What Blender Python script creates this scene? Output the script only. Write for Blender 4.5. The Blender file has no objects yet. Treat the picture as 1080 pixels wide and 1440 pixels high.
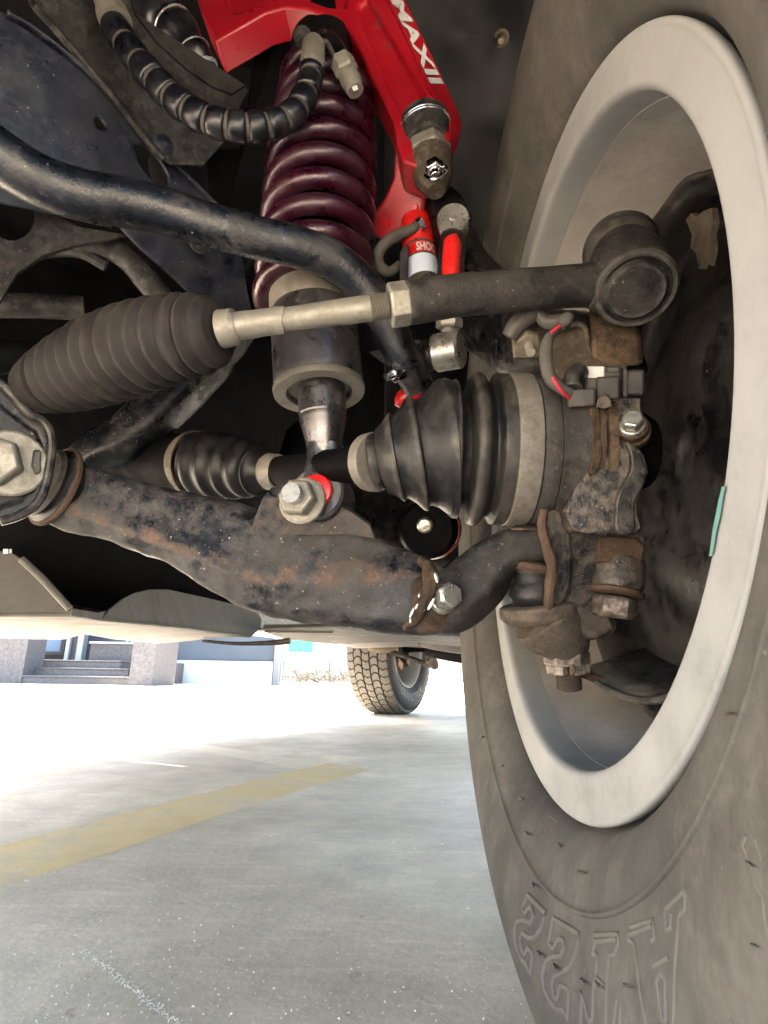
import bpy, bmesh, math, random
from mathutils import Vector, Matrix, noise
R_ = math.radians
S = bpy.context.scene
C = S.collection
rng = random.Random(7)

# ---------------------------------------------------------------- camera, sky, sun, exposure
F = 800.0                                   # focal length of the photograph in its own pixels (1080 x 1440)
PITCH, ROLL, HC = R_(16.0), R_(1.0), 0.22
cam = bpy.data.cameras.new('camera'); camo = bpy.data.objects.new('camera', cam); C.objects.link(camo)
cam.sensor_fit = 'VERTICAL'; cam.sensor_height = 36.0; cam.lens = F/1440*36
cam.clip_start = 0.01; cam.clip_end = 400
camo.location = (0, 0, HC)
camo.rotation_euler = (Matrix.Rotation(math.pi/2+PITCH, 3, 'X') @ Matrix.Rotation(ROLL, 3, 'Z')).to_euler()
S.camera = camo
SUN_EL, SUN_AZ = R_(62), Vector((-0.90, 0.44, 0)).normalized()
w = bpy.data.worlds.new('World'); S.world = w; w.use_nodes = True
nt = w.node_tree; nt.nodes.clear()
sk = nt.nodes.new('ShaderNodeTexSky'); sk.sky_type = 'NISHITA'; sk.sun_disc = False
sk.sun_elevation = SUN_EL; sk.sun_rotation = math.atan2(SUN_AZ.x, SUN_AZ.y)
sk.air_density = 1.2; sk.dust_density = 4
bg = nt.nodes.new('ShaderNodeBackground'); bg.inputs[1].default_value = 0.14
ou = nt.nodes.new('ShaderNodeOutputWorld')
nt.links.new(sk.outputs[0], bg.inputs[0]); nt.links.new(bg.outputs[0], ou.inputs[0])
sl = bpy.data.lights.new('sun', 'SUN'); sl.energy = 4.2; sl.angle = R_(0.55); sl.color = (1, .95, .87)
so = bpy.data.objects.new('sun', sl); C.objects.link(so)
so.rotation_euler = (SUN_AZ*math.cos(SUN_EL)+Vector((0, 0, math.sin(SUN_EL)))).to_track_quat('Z', 'Y').to_euler()
so.location = (-3, 2, 6)
vs = S.view_settings; vs.view_transform = 'Standard'; vs.look = 'None'; vs.exposure = 4.02; vs.gamma = 1; vs.use_curve_mapping = False
vs.use_white_balance = True; vs.white_balance_temperature = 6900; vs.white_balance_tint = 9
S.cycles.max_bounces = 10; S.cycles.diffuse_bounces = 7; S.cycles.glossy_bounces = 4

# ---------------------------------------------------------------- survey helpers: a pixel and a distance give a point of the place
CP, SP, CR, SR = math.cos(PITCH), math.sin(PITCH), math.cos(ROLL), math.sin(ROLL)
EYE = Vector((0, 0, HC))
def ray(px, py):
    x = (px-540)/F; y = (720-py)/F
    x, y = CR*x-SR*y, SR*x+CR*y
    return Vector((x, CP-y*SP, SP+y*CP))
def at(px, py, d): return EYE + ray(px, py)*d
def at_z(px, py, z):
    r = ray(px, py); return EYE + r*((z-HC)/r.z)
def at_y(px, py, Y):
    r = ray(px, py); return EYE + r*(Y/r.y)
def at_pl(px, py, p0, n):
    r = ray(px, py); return EYE + r*((p0-EYE).dot(n)/r.dot(n))
def plane3(a, b, c):
    a, b, c = at(*a), at(*b), at(*c)
    n = (b-a).cross(c-a).normalized()
    if n.dot(a-EYE) > 0: n = -n            # faces the camera side
    return a, n
HUB = Vector((.235, .376, .375))
LAT = Vector((-.9135, .4067, 0)); REAR = Vector((.4067, .9135, 0)); UP = Vector((0, 0, 1))
def veh(l, r, z): return Vector((HUB.x, HUB.y, 0)) + LAT*l + REAR*r + UP*z

# ---------------------------------------------------------------- materials
MATS = {}
SPECK = {'glossy_casting_paint': 1., 'black_paint': .8, 'worn_arm_paint': .9, 'bar_paint': .5, 'frame_paint': .5, 'knuckle_casting': 1., 'rod_end_casting': .5, 'shield_paint': .5, 'rim_paint': 0, 'tyre_rubber': .25, 'dull_steel': .4}
SPEC = {'liner_plastic': .12, 'dark_casting': .06, 'dusty_rubber': .14, 'boot_rubber': .28, 'dull_steel': .16, 'rod_end_casting': .2, 'shield_paint': .2, 'rusty_casting': .1, 'orange_rust': .08, 'dusty_barrel_paint': .2, 'black_paint': .32, 'frame_paint': .22, 'bar_paint': .42, 'hose_wrap': .5, 'worn_arm_paint': .3, 'spring_paint': .5, 'knuckle_casting': .34, 'bracket_steel': .15, 'red_plastic': .45}
TONE = {'bright_bolt': .55, 'black_paint': .6, 'frame_paint': .46, 'dull_steel': .45, 'bar_paint': .5, 'liner_plastic': .6, 'rod_end_casting': .68, 'boot_rubber': .75, 'dusty_rubber': .62, 'shield_paint': 1.0, 'hose_wrap': .65, 'knuckle_casting': .6, 'shock_body': .8, 'bracket_steel': .8, 'rusty_casting': .75, 'orange_rust': .75, 'dark_casting': .6, 'worn_arm_paint': .72, 'black_plastic': .7, 'red_anodised': .66, 'aged_zinc': .44, 'cream_fitting': .42, 'rim_paint': .39, 'tyre_rubber': .63, 'red_wire': .6, 'teal_paint_mark': .34, 'white_print': .6, 'white_plastic': .7, 'spring_paint': .8, 'hose_core': .7, 'skid_aluminium': .22}
def mat(name, col, rough=.5, metal=0., var=.25, scale=45, dirt=None, damt=.5, dscale=22, drough=.85, bump=.15, bscale=260,
        wear=None, wamt=.5, spec=None, attr=None, acol=None, coat=0, soft=.10, stretch=None):
    if name in MATS: return MATS[name]
    k_ = TONE.get(name, 1.)*(.78 if max(col) < .125 and name not in ('tyre_rubber', 'raised_letter_rubber') else 1); sc3 = lambda c: tuple(x*k_ for x in c) if c else c
    col, dirt, wear, acol = sc3(col), sc3(dirt), sc3(wear), sc3(acol)
    m = bpy.data.materials.new(name); m.use_nodes = True
    t = m.node_tree; N = t.nodes; L = t.links
    b = N['Principled BSDF']
    tc = N.new('ShaderNodeTexCoord'); co = tc.outputs['Object']
    if stretch:
        mp = N.new('ShaderNodeMapping'); mp.inputs['Scale'].default_value = stretch; L.new(co, mp.inputs[0]); co = mp.outputs[0]
    def nz(sc, det=6, ro=.6):
        n = N.new('ShaderNodeTexNoise'); n.inputs['Scale'].default_value = sc; n.inputs['Detail'].default_value = det
        n.inputs['Roughness'].default_value = ro; L.new(co, n.inputs['Vector']); return n.outputs['Fac']
    def ramp(f, p0, p1, c0, c1):
        r = N.new('ShaderNodeValToRGB'); e = r.color_ramp.elements
        e[0].position = p0; e[1].position = p1; e[0].color = (*c0, 1); e[1].color = (*c1, 1); L.new(f, r.inputs[0]); return r.outputs[0]
    def mix(f, a, bb):
        x = N.new('ShaderNodeMix'); x.data_type = 'RGBA'
        L.new(f, x.inputs[0]) if not isinstance(f, (int, float)) else setattr(x.inputs[0], 'default_value', f)
        L.new(a, x.inputs[6]); 
        if isinstance(bb, tuple): x.inputs[7].default_value = (*bb, 1)
        else: L.new(bb, x.inputs[7])
        return x.outputs[2]
    n1 = nz(scale)
    lo = tuple(c*(1-var) for c in col); hi = tuple(min(1, c*(1+var)) for c in col)
    cc = ramp(n1, .3, .7, lo, hi)
    rg = ramp(nz(scale*1.7), .3, .7, (max(.02, rough-.1),)*3, (min(1, rough+.12),)*3)
    mt = None
    if wear:
        g = N.new('ShaderNodeNewGeometry')
        a = N.new('ShaderNodeMath'); a.operation = 'MULTIPLY_ADD'; L.new(nz(dscale*3), a.inputs[0]); a.inputs[1].default_value = .16; L.new(g.outputs['Pointiness'], a.inputs[2])
        wf = ramp(a.outputs[0], .622-wamt*.014, .672-wamt*.014, (0,)*3, (1,)*3)
        cc = mix(wf, cc, wear)
    if dirt:
        def madd(a_, m_, b_):
            x = N.new('ShaderNodeMath'); x.operation = 'MULTIPLY_ADD'; L.new(a_, x.inputs[0]); x.inputs[1].default_value = m_
            if isinstance(b_, float): x.inputs[2].default_value = b_
            else: L.new(b_, x.inputs[2])
            return x.outputs[0]
        n2 = madd(nz(dscale, 5, .6), .50, madd(nz(dscale*5.5, 6, .7), .32, madd(nz(dscale*24, 4, .7), .18, 0.0)))
        th_ = .5-(damt-.5)*.42; sf = max(.016, soft*.42)
        df = ramp(n2, max(0, th_-sf), min(1, th_+sf), (0,)*3, (1,)*3)
        grit_ = ramp(nz(dscale*30, 3, .6), .35, .75, (.45,)*3, (1,)*3)
        gm = N.new('ShaderNodeMix'); gm.data_type = 'RGBA'; gm.blend_type = 'MULTIPLY'; gm.inputs[0].default_value = .75
        L.new(df, gm.inputs[6]); L.new(grit_, gm.inputs[7]); df = gm.outputs[2]
        dc = ramp(nz(dscale*5), .3, .7, tuple(c*.75 for c in dirt), tuple(c*1.2 for c in dirt))
        cc = mix(df, cc, dc); rg = mix(df, rg, (drough,)*3)
        if metal:
            mt = ramp(df, 0, 1, (metal,)*3, (0,)*3)
    if attr:
        an = N.new('ShaderNodeAttribute'); an.attribute_name = attr
        a = N.new('ShaderNodeMath'); a.operation = 'MULTIPLY_ADD'; L.new(nz(70, 9, .7), a.inputs[0]); a.inputs[1].default_value = .9; L.new(an.outputs['Fac'], a.inputs[2])
        af = ramp(a.outputs[0], .86, .98, (0,)*3, (1,)*3)
        ac = ramp(nz(130), .3, .7, tuple(c*.65 for c in acol), tuple(c*1.3 for c in acol))
        cc = mix(af, cc, ac); rg = mix(af, rg, (.9,)*3)
    if name in SPECK:
        sp_ = ramp(nz(340, 3, .5), .69, .73, (0,)*3, (SPECK[name],)*3); cc = mix(sp_, cc, (.22, .20, .18)); rg = mix(sp_, rg, (.8,)*3)
    L.new(cc, b.inputs['Base Color']); L.new(rg, b.inputs['Roughness'])
    if mt is not None: L.new(mt, b.inputs['Metallic'])
    else: b.inputs['Metallic'].default_value = metal
    b.inputs['Specular IOR Level'].default_value = SPEC.get(name, .3) if spec is None else spec
    b.inputs['Coat Weight'].default_value = coat; b.inputs['Coat Roughness'].default_value = .12
    if bump:
        bp = N.new('ShaderNodeBump'); bp.inputs['Strength'].default_value = bump; bp.inputs['Distance'].default_value = .003
        L.new(nz(bscale, 8, .65), bp.inputs['Height']); L.new(bp.outputs[0], b.inputs['Normal'])
    MATS[name] = m; return m
DUST = (.20, .18, .155)
RUST = (.17, .075, .035)
m_rub = mat('boot_rubber', (.009, .009, .010), .40, dirt=(.055, .048, .042), damt=.36, dscale=30, soft=.22, bump=.1, wear=(.085, .075, .065), wamt=1.0)
m_rubd = mat('dusty_rubber', (.016, .015, .016), .6, dirt=(.055, .046, .040), damt=.5, dscale=14, soft=.3, bump=.1, wear=(.07, .06, .052), wamt=.9)
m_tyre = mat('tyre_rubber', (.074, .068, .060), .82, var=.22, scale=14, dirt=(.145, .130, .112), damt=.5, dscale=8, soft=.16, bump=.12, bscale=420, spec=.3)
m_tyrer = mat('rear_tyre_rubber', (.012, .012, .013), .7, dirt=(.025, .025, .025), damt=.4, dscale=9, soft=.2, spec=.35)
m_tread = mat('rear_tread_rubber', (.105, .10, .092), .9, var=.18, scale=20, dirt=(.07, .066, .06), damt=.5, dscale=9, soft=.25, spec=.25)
m_rim = mat('rim_paint', (.58, .58, .57), .52, var=.05, scale=9, dirt=(.50, .49, .475), damt=.44, dscale=7, soft=.25, bump=.06, bscale=300)
m_blk = mat('black_paint', (.006, .007, .010), .32, var=.4, dirt=(.06, .055, .05), damt=.38, dscale=30, soft=.10, bump=.22, bscale=190, wear=(.11, .095, .08), wamt=.9)
m_arm = mat('worn_arm_paint', (.008, .009, .014), .34, var=.4, dirt=(.095, .086, .078), damt=.52, dscale=17, soft=.10, bump=.3, bscale=170, wear=(.14, .12, .10), wamt=.9, attr='rust', acol=(.145, .096, .074))
m_frame = mat('frame_paint', (.011, .015, .034), .34, var=.35, dirt=(.044, .048, .070), damt=.45, dscale=14, soft=.16, bump=.15, bscale=150, wear=(.10, .10, .12), wamt=.9)
m_grey = mat('dull_steel', (.060, .055, .052), .48, .2, dirt=(.018, .016, .018), damt=.46, dscale=34, soft=.06, bump=.2, bscale=140, wear=(.15, .14, .13), wamt=.8)
m_bar = mat('bar_paint', (.008, .010, .017), .30, var=.3, dirt=(.07, .065, .06), damt=.38, dscale=26, soft=.13, bump=.2, bscale=320, wear=(.12, .11, .10), wamt=.4)
m_zinc = mat('aged_zinc', (.42, .395, .33), .42, .45, var=.2, scale=60, dirt=(.22, .19, .14), damt=.42, dscale=60, soft=.2, bump=.12, wear=(.6, .57, .5), wamt=.5)
m_bolt = mat('bright_bolt', (.62, .60, .55), .3, .8, var=.15, dirt=(.25, .21, .15), damt=.33, dscale=80, soft=.12, bump=.06)
m_chr = mat('chrome', (.72, .72, .73), .16, 1, var=.08, dirt=(.10, .09, .08), damt=.3, dscale=70, soft=.1, bump=.03)
m_rod = mat('rod_end_casting', (.018, .0175, .018), .48, var=.3, dirt=(.07, .062, .055), damt=.46, dscale=28, soft=.14, bump=.35, bscale=300, wear=(.12, .11, .10), wamt=.9)
m_red = mat('red_anodised', (.40, .006, .016), .36, 0, var=.10, scale=20, bump=.05, spec=.55, dirt=(.16, .035, .035), damt=.30, dscale=14, soft=.12)
m_redp = mat('red_plastic', (.42, .010, .010), .3, var=.06, bump=.02)
m_spr = mat('spring_paint', (.040, .003, .013), .30, .3, var=.3, scale=30, dirt=(.05, .02, .028), damt=.34, dscale=26, soft=.2, bump=.12, coat=.2)
m_body = mat('shock_body', (.13, .125, .13), .30, .9, var=.2, dirt=(.03, .026, .023), damt=.34, dscale=22, soft=.2, bump=.05)
m_rust = mat('rusty_casting', (.085, .056, .036), .85, var=.35, scale=60, dirt=(.026, .023, .020), damt=.48, dscale=38, soft=.12, bump=.5, bscale=230, wear=(.17, .115, .075), wamt=.8)
m_or = mat('orange_rust', (.115, .076, .055), .9, var=.3, scale=70, dirt=(.075, .048, .034), damt=.42, dscale=60, soft=.2, bump=.4, bscale=320)
m_knu = mat('knuckle_casting', (.010, .010, .012), .36, var=.5, dirt=(.10, .085, .07), damt=.36, dscale=44, soft=.05, bump=.5, bscale=200, wear=(.16, .13, .10), wamt=1.0)
m_shd = mat('shield_paint', (.006, .006, .007), .34, var=.4, dirt=(.034, .030, .027), damt=.48, dscale=16, soft=.12, bump=.15, bscale=100, wear=(.10, .09, .08), wamt=.9)
m_alu = mat('skid_aluminium', (.46, .435, .385), .45, .2, var=.1, scale=30, dirt=(.30, .27, .22), damt=.5, dscale=10, soft=.25, bump=.06, bscale=90, stretch=(1, 6, 1))
m_pls = mat('black_plastic', (.010, .010, .011), .45, var=.2, dirt=(.04, .036, .032), damt=.42, dscale=36, soft=.2, bump=.08, wear=(.08, .07, .065), wamt=.7)
m_lin = mat('liner_plastic', (.013, .014, .016), .5, var=.3, scale=12, dirt=(.028, .027, .027), damt=.45, dscale=9, soft=.25, bump=.25, bscale=70)
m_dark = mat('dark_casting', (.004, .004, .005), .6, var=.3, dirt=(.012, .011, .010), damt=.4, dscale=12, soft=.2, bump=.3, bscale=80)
m_brk = mat('bracket_steel', (.10, .078, .055), .6, .2, var=.25, dirt=(.042, .032, .025), damt=.48, dscale=45, soft=.15, bump=.2, wear=(.2, .17, .13), wamt=.8)
m_wht = mat('white_print', (.7, .7, .7), .4, var=.03, bump=0)
m_lbl = mat('pale_blue_label', (.45, .52, .62), .4, var=.05, bump=0)
m_whp = mat('white_plastic', (.62, .6, .57), .45, var=.08, dirt=(.4, .36, .3), damt=.3, dscale=60)
m_tape = mat('grey_tape', (.085, .078, .07), .6, var=.15, dirt=(.05, .044, .038), damt=.45, dscale=60, soft=.2)
m_wire = mat('red_wire', (.6, .035, .07), .35, var=.03, bump=0)
m_hose = mat('hose_wrap', (.006, .006, .010), .34, var=.2, dirt=(.03, .028, .026), damt=.28, dscale=40, soft=.15, bump=.04)
m_hsc = mat('hose_core', (.085, .075, .065), .6, var=.2, bump=.1)
m_fit = mat('cream_fitting', (.40, .37, .31), .42, .4, var=.12, dirt=(.25, .22, .17), damt=.4, dscale=60, soft=.2)
m_teal = mat('teal_paint_mark', (.23, .52, .47), .5, var=.1, bump=.02)
m_yel = mat('yellow_road_paint', (.60, .45, .24), .75, var=.12, scale=6, dirt=(.48, .43, .36), damt=.42, dscale=7, soft=.14, bump=.15, bscale=120)
m_pal = mat('worn_road_paint', (.66, .57, .43), .75, var=.1, scale=6, dirt=(.50, .45, .38), damt=.46, dscale=6, soft=.25, bump=.15, bscale=120)
m_granite = mat('grey_granite', (.095, .094, .10), .6, var=.35, scale=26, dirt=(.075, .073, .077), damt=.45, dscale=60, soft=.05, bump=0)
m_blue = mat('blue_wall_paint', (.050, .069, .094), .6, var=.04, scale=2, bump=.02)
m_white = mat('white_wall_paint', (.30, .33, .33), .6, var=.04, scale=2, bump=.02)
m_green = mat('green_glass', (.05, .22, .15), .2, var=.1, bump=0)
m_glass = mat('window_glass', (.10, .16, .24), .08, var=.05, bump=0)
m_dk = mat('dark_frame_paint', (.02, .022, .028), .4, bump=0)
m_twig = mat('dry_twigs', (.085, .07, .052), .9, var=.4, scale=8)
m_stone = mat('pale_grit', (.56, .50, .42), .85, var=.3, scale=60)
m_bar2 = mat('dusty_barrel_paint', (.36, .335, .31), .5, var=.12, scale=12, dirt=(.25, .22, .195), damt=.5, dscale=8, soft=.25, bump=.08)
m_kblk = mat('glossy_casting_paint', (.008, .008, .010), .26, var=.4, dirt=(.11, .095, .08), damt=.34, dscale=46, soft=.05, bump=.45, bscale=160, wear=(.2, .16, .12), wamt=1.0, spec=.4)
m_dcast = mat('dusty_casting', (.085, .070, .055), .85, var=.3, scale=60, dirt=(.040, .033, .027), damt=.45, dscale=30, soft=.12, bump=.5, bscale=230, wear=(.17, .13, .10), wamt=.8, spec=.1)
m_tarn = mat('tarnished_bolt', (.085, .066, .052), .5, .35, var=.3, dirt=(.07, .05, .035), damt=.42, dscale=70, soft=.12, bump=.15, wear=(.34, .28, .24), wamt=.8)
m_clamp = mat('clamp_band', (.17, .155, .135), .45, .3, var=.2, dirt=(.08, .07, .055), damt=.5, dscale=40, soft=.2, bump=.08)
m_post = mat('grey_post_paint', (.12, .125, .13), .6, var=.05, bump=0)
m_pad = mat('brake_rust', (.22, .12, .075), .8, var=.3)

def concrete():
    m = bpy.data.materials.new('concrete'); m.use_nodes = True; t = m.node_tree; N = t.nodes; L = t.links; b = N['Principled BSDF']
    tc = N.new('ShaderNodeTexCoord')
    def nz(sc, det=8, ro=.6, st=(1, 1, 1)):
        mp = N.new('ShaderNodeMapping'); mp.inputs['Scale'].default_value = st; L.new(tc.outputs['Object'], mp.inputs[0])
        n = N.new('ShaderNodeTexNoise'); n.inputs['Scale'].default_value = sc; n.inputs['Detail'].default_value = det; n.inputs['Roughness'].default_value = ro
        L.new(mp.outputs[0], n.inputs['Vector']); return n.outputs['Fac']
    def ramp(f, p0, p1, c0, c1):
        r = N.new('ShaderNodeValToRGB'); e = r.color_ramp.elements; e[0].position = p0; e[1].position = p1; e[0].color = (*c0, 1); e[1].color = (*c1, 1); L.new(f, r.inputs[0]); return r.outputs[0]
    def mix(f, a, bb, mode='MIX'):
        x = N.new('ShaderNodeMix'); x.data_type = 'RGBA'; x.blend_type = mode
        if isinstance(f, float): x.inputs[0].default_value = f
        else: L.new(f, x.inputs[0])
        L.new(a, x.inputs[6]); L.new(bb, x.inputs[7]); return x.outputs[2]
    big = ramp(nz(2.2), .32, .68, (.58, .505, .405), (.66, .585, .48))
    mid = ramp(nz(11, 10, .7), .3, .7, (.80, .79, .78), (1.14, 1.12, 1.09))
    fine = ramp(nz(160, 6, .7), .3, .75, (.86,)*3, (1.1,)*3)
    sc1 = ramp(nz(9, 6, .55, (1, 9, 1)), .55, .66, (1,)*3, (1.13, 1.12, 1.1))
    spk = ramp(nz(75, 4, .5), .68, .74, (1,)*3, (1.5, 1.5, 1.48))
    drk = ramp(nz(38, 4, .5), .24, .31, (.62, .6, .58), (1,)*3)
    stn_ = ramp(nz(1.1, 7, .62), .40, .58, (.74, .725, .71), (1.02, 1.01, 1.0)); crk = ramp(nz(3.2, 9, .7, (1, 2.2, 1)), .60, .72, (1,)*3, (1.16, 1.14, 1.10))
    big = mix(1.0, mix(1.0, big, stn_, 'MULTIPLY'), crk, 'MULTIPLY')
    c = mix(1.0, big, mid, 'MULTIPLY'); c = mix(1.0, c, fine, 'MULTIPLY'); c = mix(1.0, c, sc1, 'MULTIPLY'); c = mix(1.0, c, spk, 'MULTIPLY'); c = mix(1.0, c, drk, 'MULTIPLY')
    L.new(c, b.inputs['Base Color'])
    L.new(ramp(nz(6), .3, .7, (.5,)*3, (.78,)*3), b.inputs['Roughness'])
    bp = N.new('ShaderNodeBump'); bp.inputs['Strength'].default_value = .35; bp.inputs['Distance'].default_value = .004
    L.new(nz(90, 10, .7), bp.inputs['Height']); L.new(bp.outputs[0], b.inputs['Normal'])
    return m
m_conc = concrete()

# ---------------------------------------------------------------- object helpers
ORG = {}
def tag(o, label=None, cat=None, group=None, kind=None):
    if label: o['label'] = label
    if cat: o['category'] = cat
    if group: o['group'] = group
    if kind: o['kind'] = kind
    return o
def thing(name, label, cat, loc, group=None):
    o = bpy.data.objects.new(name, None); C.objects.link(o); o.location = loc; o.empty_display_size = .02
    ORG[o.name] = Vector(loc); return tag(o, label, cat, group)
class MB:
    def __init__(s): s.v = []; s.f = []; s.a = {}
    def add(s, vs, fs):
        n = len(s.v); s.v += [Vector(x) for x in vs]; s.f += [tuple(i+n for i in f) for f in fs]; return n
    def tube(s, st, seg=24, cap=True, cs=None, up=None, ring=None):
        """st: [(point, radius)]; cs(i, theta) -> (u, v) factors"""
        n = len(st); T = []
        for i in range(n):
            a = st[max(0, i-1)][0]; b = st[min(n-1, i+1)][0]
            d = b-a
            T.append(d.normalized() if d.length > 1e-9 else (T[-1] if T else UP.copy()))
        u = (up.copy() if up else (UP if abs(T[0].z) < .9 else Vector((1, 0, 0))).copy())
        vs = []; fs = []
        for i in range(n):
            u = (u-T[i]*u.dot(T[i])).normalized(); w_ = T[i].cross(u)
            for k in range(seg):
                th = 2*math.pi*k/seg
                cu, cv = cs(i, th) if cs else (math.cos(th), math.sin(th))
                vs.append(st[i][0]+(u*cu+w_*cv)*st[i][1])
        for i in range(n-1):
            for k in range(seg):
                k2 = (k+1) % seg
                fs.append((i*seg+k, i*seg+k2, (i+1)*seg+k2, (i+1)*seg+k))
        if cap: fs += [tuple(range(seg-1, -1, -1)), tuple((n-1)*seg+k for k in range(seg))]
        return s.add(vs, fs)
    def lathe(s, A, B, prof, seg=32, cap=True):
        """prof: [(t along A->B in 0..1, radius)]"""
        ax = (B-A); L = ax.length; ax = ax/L
        u = (UP if abs(ax.z) < .9 else Vector((1, 0, 0))); u = (u-ax*u.dot(ax)).normalized(); w_ = ax.cross(u)
        vs = []; fs = []; n = len(prof)
        for t, r in prof:
            for k in range(seg):
                th = 2*math.pi*k/seg; vs.append(A+ax*(t*L)+(u*math.cos(th)+w_*math.sin(th))*r)
        for i in range(n-1):
            for k in range(seg):
                k2 = (k+1) % seg; fs.append((i*seg+k, i*seg+k2, (i+1)*seg+k2, (i+1)*seg+k))
        if cap: fs += [tuple(range(seg-1, -1, -1)), tuple((n-1)*seg+k for k in range(seg))]
        return s.add(vs, fs)
    def rev(s, O, n, up, vv, prof, seg=160, close=False, rad=None):
        """surface of revolution about O + n*a; prof [(a, r)]"""
        vs = []; fs = []
        for a, r in prof:
            for k in range(seg):
                th = 2*math.pi*k/seg; rr = rad(a, r, th) if rad else r
                vs.append(O+n*a+(up*math.cos(th)+vv*math.sin(th))*rr)
        m = len(prof)
        for i in range(m-1 if not close else m):
            j = (i+1) % m
            for k in range(seg):
                k2 = (k+1) % seg; fs.append((i*seg+k, i*seg+k2, j*seg+k2, j*seg+k))
        return s.add(vs, fs)
    def box(s, O, ex, ey, ez):
        vs = [O+ex*a+ey*b+ez*c for a in (-1, 1) for b in (-1, 1) for c in (-1, 1)]
        return s.add(vs, [(0, 1, 3, 2), (4, 6, 7, 5), (0, 4, 5, 1), (2, 3, 7, 6), (0, 2, 6, 4), (1, 5, 7, 3)])
    def aabb(s, a, b):
        a, b = Vector(a), Vector(b); c = (a+b)/2; h = (b-a)/2
        return s.box(c, Vector((h.x, 0, 0)), Vector((0, h.y, 0)), Vector((0, 0, h.z)))
    def hexa(s, A, ax, r, h, cham=.12, rot=0., n=6):
        ax = ax.normalized(); u = (UP if abs(ax.z) < .9 else Vector((1, 0, 0))); u = (u-ax*u.dot(ax)).normalized(); w_ = ax.cross(u)
        vs = []
        rows = [(0, 1-cham), (h*cham*1.2, 1.), (h*(1-cham*1.2), 1.), (h, 1-cham)]
        for t, q in rows:
            for k in range(n):
                th = 2*math.pi*k/n+rot; vs.append(A+ax*t+(u*math.cos(th)+w_*math.sin(th))*(r*q))
        fs = [(i*n+k, i*n+(k+1) % n, (i+1)*n+(k+1) % n, (i+1)*n+k) for i in range(3) for k in range(n)]
        fs += [tuple(range(n-1, -1, -1)), tuple(3*n+k for k in range(n))]
        return s.add(vs, fs)
    def plate(s, outer, nrm, th, pockets=()):
        """flat plate: outer loop of points, thickness th away from nrm; pockets [(loop, depth)], depth None = hole through"""
        bm = bmesh.new()
        def loop(pts): 
            vs = [bm.verts.new(p) for p in pts]; es = [bm.edges.new((vs[i], vs[(i+1) % len(vs)])) for i in range(len(vs))]; return vs, es
        ov, oe = loop(outer); es = list(oe); pk = []
        for lp, dep in pockets:
            pv, pe = loop(lp); es += pe; pk.append((lp, dep, pv))
        bmesh.ops.triangle_fill(bm, edges=es, normal=nrm, use_beauty=True)
        def wall(vs, pts2):
            v2 = [bm.verts.new(p) for p in pts2]
            for i in range(len(vs)):
                j = (i+1) % len(vs); bm.faces.new((vs[i], vs[j], v2[j], v2[i]))
            return v2
        bk = wall(ov, [p-nrm*th for p in outer]); hb = []
        for lp, dep, pv in pk:
            if dep is None: hb.append(wall(pv, [p-nrm*th for p in lp]))
            else:
                c = sum(lp, Vector())/len(lp)
                v2 = wall(pv, [p+(c-p)*.05-nrm*dep for p in lp]); bm.faces.new(v2)
        be = [bm.edges.get((l[i], l[(i+1) % len(l)])) for l in [bk]+hb for i in range(len(l))]
        bmesh.ops.triangle_fill(bm, edges=[e for e in be if e], normal=-nrm, use_beauty=True)
        bmesh.ops.recalc_face_normals(bm, faces=bm.faces)
        bm.verts.index_update()
        r = s.add([v.co.copy() for v in bm.verts], [tuple(v.index for v in f.verts) for f in bm.faces]); bm.free(); return r
    def sheet(s, rows):
        n = len(rows[0]); vs = [p for r in rows for p in r]
        return s.add(vs, [(i*n+k, i*n+k+1, (i+1)*n+k+1, (i+1)*n+k) for i in range(len(rows)-1) for k in range(n-1)])
    def build(s, name, m, parent=None, loc=None, ang=35, bevel=0, subs=0, solid=0, disp=0, dsc=60):
        org = ORG[parent.name] if parent else (Vector(loc) if loc is not None else sum(s.v, Vector())/len(s.v))
        me = bpy.data.meshes.new(name)
        vv = s.v
        if disp:
            vv = [p+noise.noise_vector(p*dsc)*disp for p in vv]
        me.from_pydata([p-org for p in vv], [], s.f); me.update()
        bm = bmesh.new(); bm.from_mesh(me); bmesh.ops.recalc_face_normals(bm, faces=bm.faces); bm.to_mesh(me); bm.free()
        for k, a in s.a.items():
            at_ = me.attributes.new(k, 'FLOAT', 'POINT')
            for i, x in enumerate(a): at_.data[i].value = x
        me.materials.append(m)
        for p in me.polygons: p.use_smooth = True
        me.set_sharp_from_angle(angle=R_(ang))
        o = bpy.data.objects.new(name, me); C.objects.link(o); ORG[o.name] = org
        if parent: o.parent = parent
        else: o.location = org
        if solid:
            q = o.modifiers.new('solid', 'SOLIDIFY'); q.thickness = solid; q.offset = 0
        if bevel:
            q = o.modifiers.new('bevel', 'BEVEL'); q.width = bevel; q.segments = 2; q.limit_method = 'ANGLE'; q.angle_limit = R_(32); q.harden_normals = False
        if subs:
            q = o.modifiers.new('sub', 'SUBSURF'); q.levels = subs; q.render_levels = subs
        return o
def cr(pts, n=8):
    """Catmull-Rom through tuples"""
    out = []
    for i in range(len(pts)-1):
        p0 = pts[max(0, i-1)]; p1 = pts[i]; p2 = pts[i+1]; p3 = pts[min(len(pts)-1, i+2)]
        for k in range(n):
            t = k/n
            out.append(tuple(.5*((2*b)+(-a+c)*t+(2*a-5*b+4*c-d)*t*t+(-a+3*b-3*c+d)*t**3) for a, b, c, d in zip(p0, p1, p2, p3)))
    out.append(tuple(pts[-1])); return out
def pst(pts, n=8):
    """[(px, py, d, half thickness in px)] -> tube stations"""
    return [(at(q[0], q[1], q[2]), q[3]*q[2]/F) for q in (cr(pts, n) if n > 1 else pts)]
def px(d, n): return n*d/F
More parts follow.
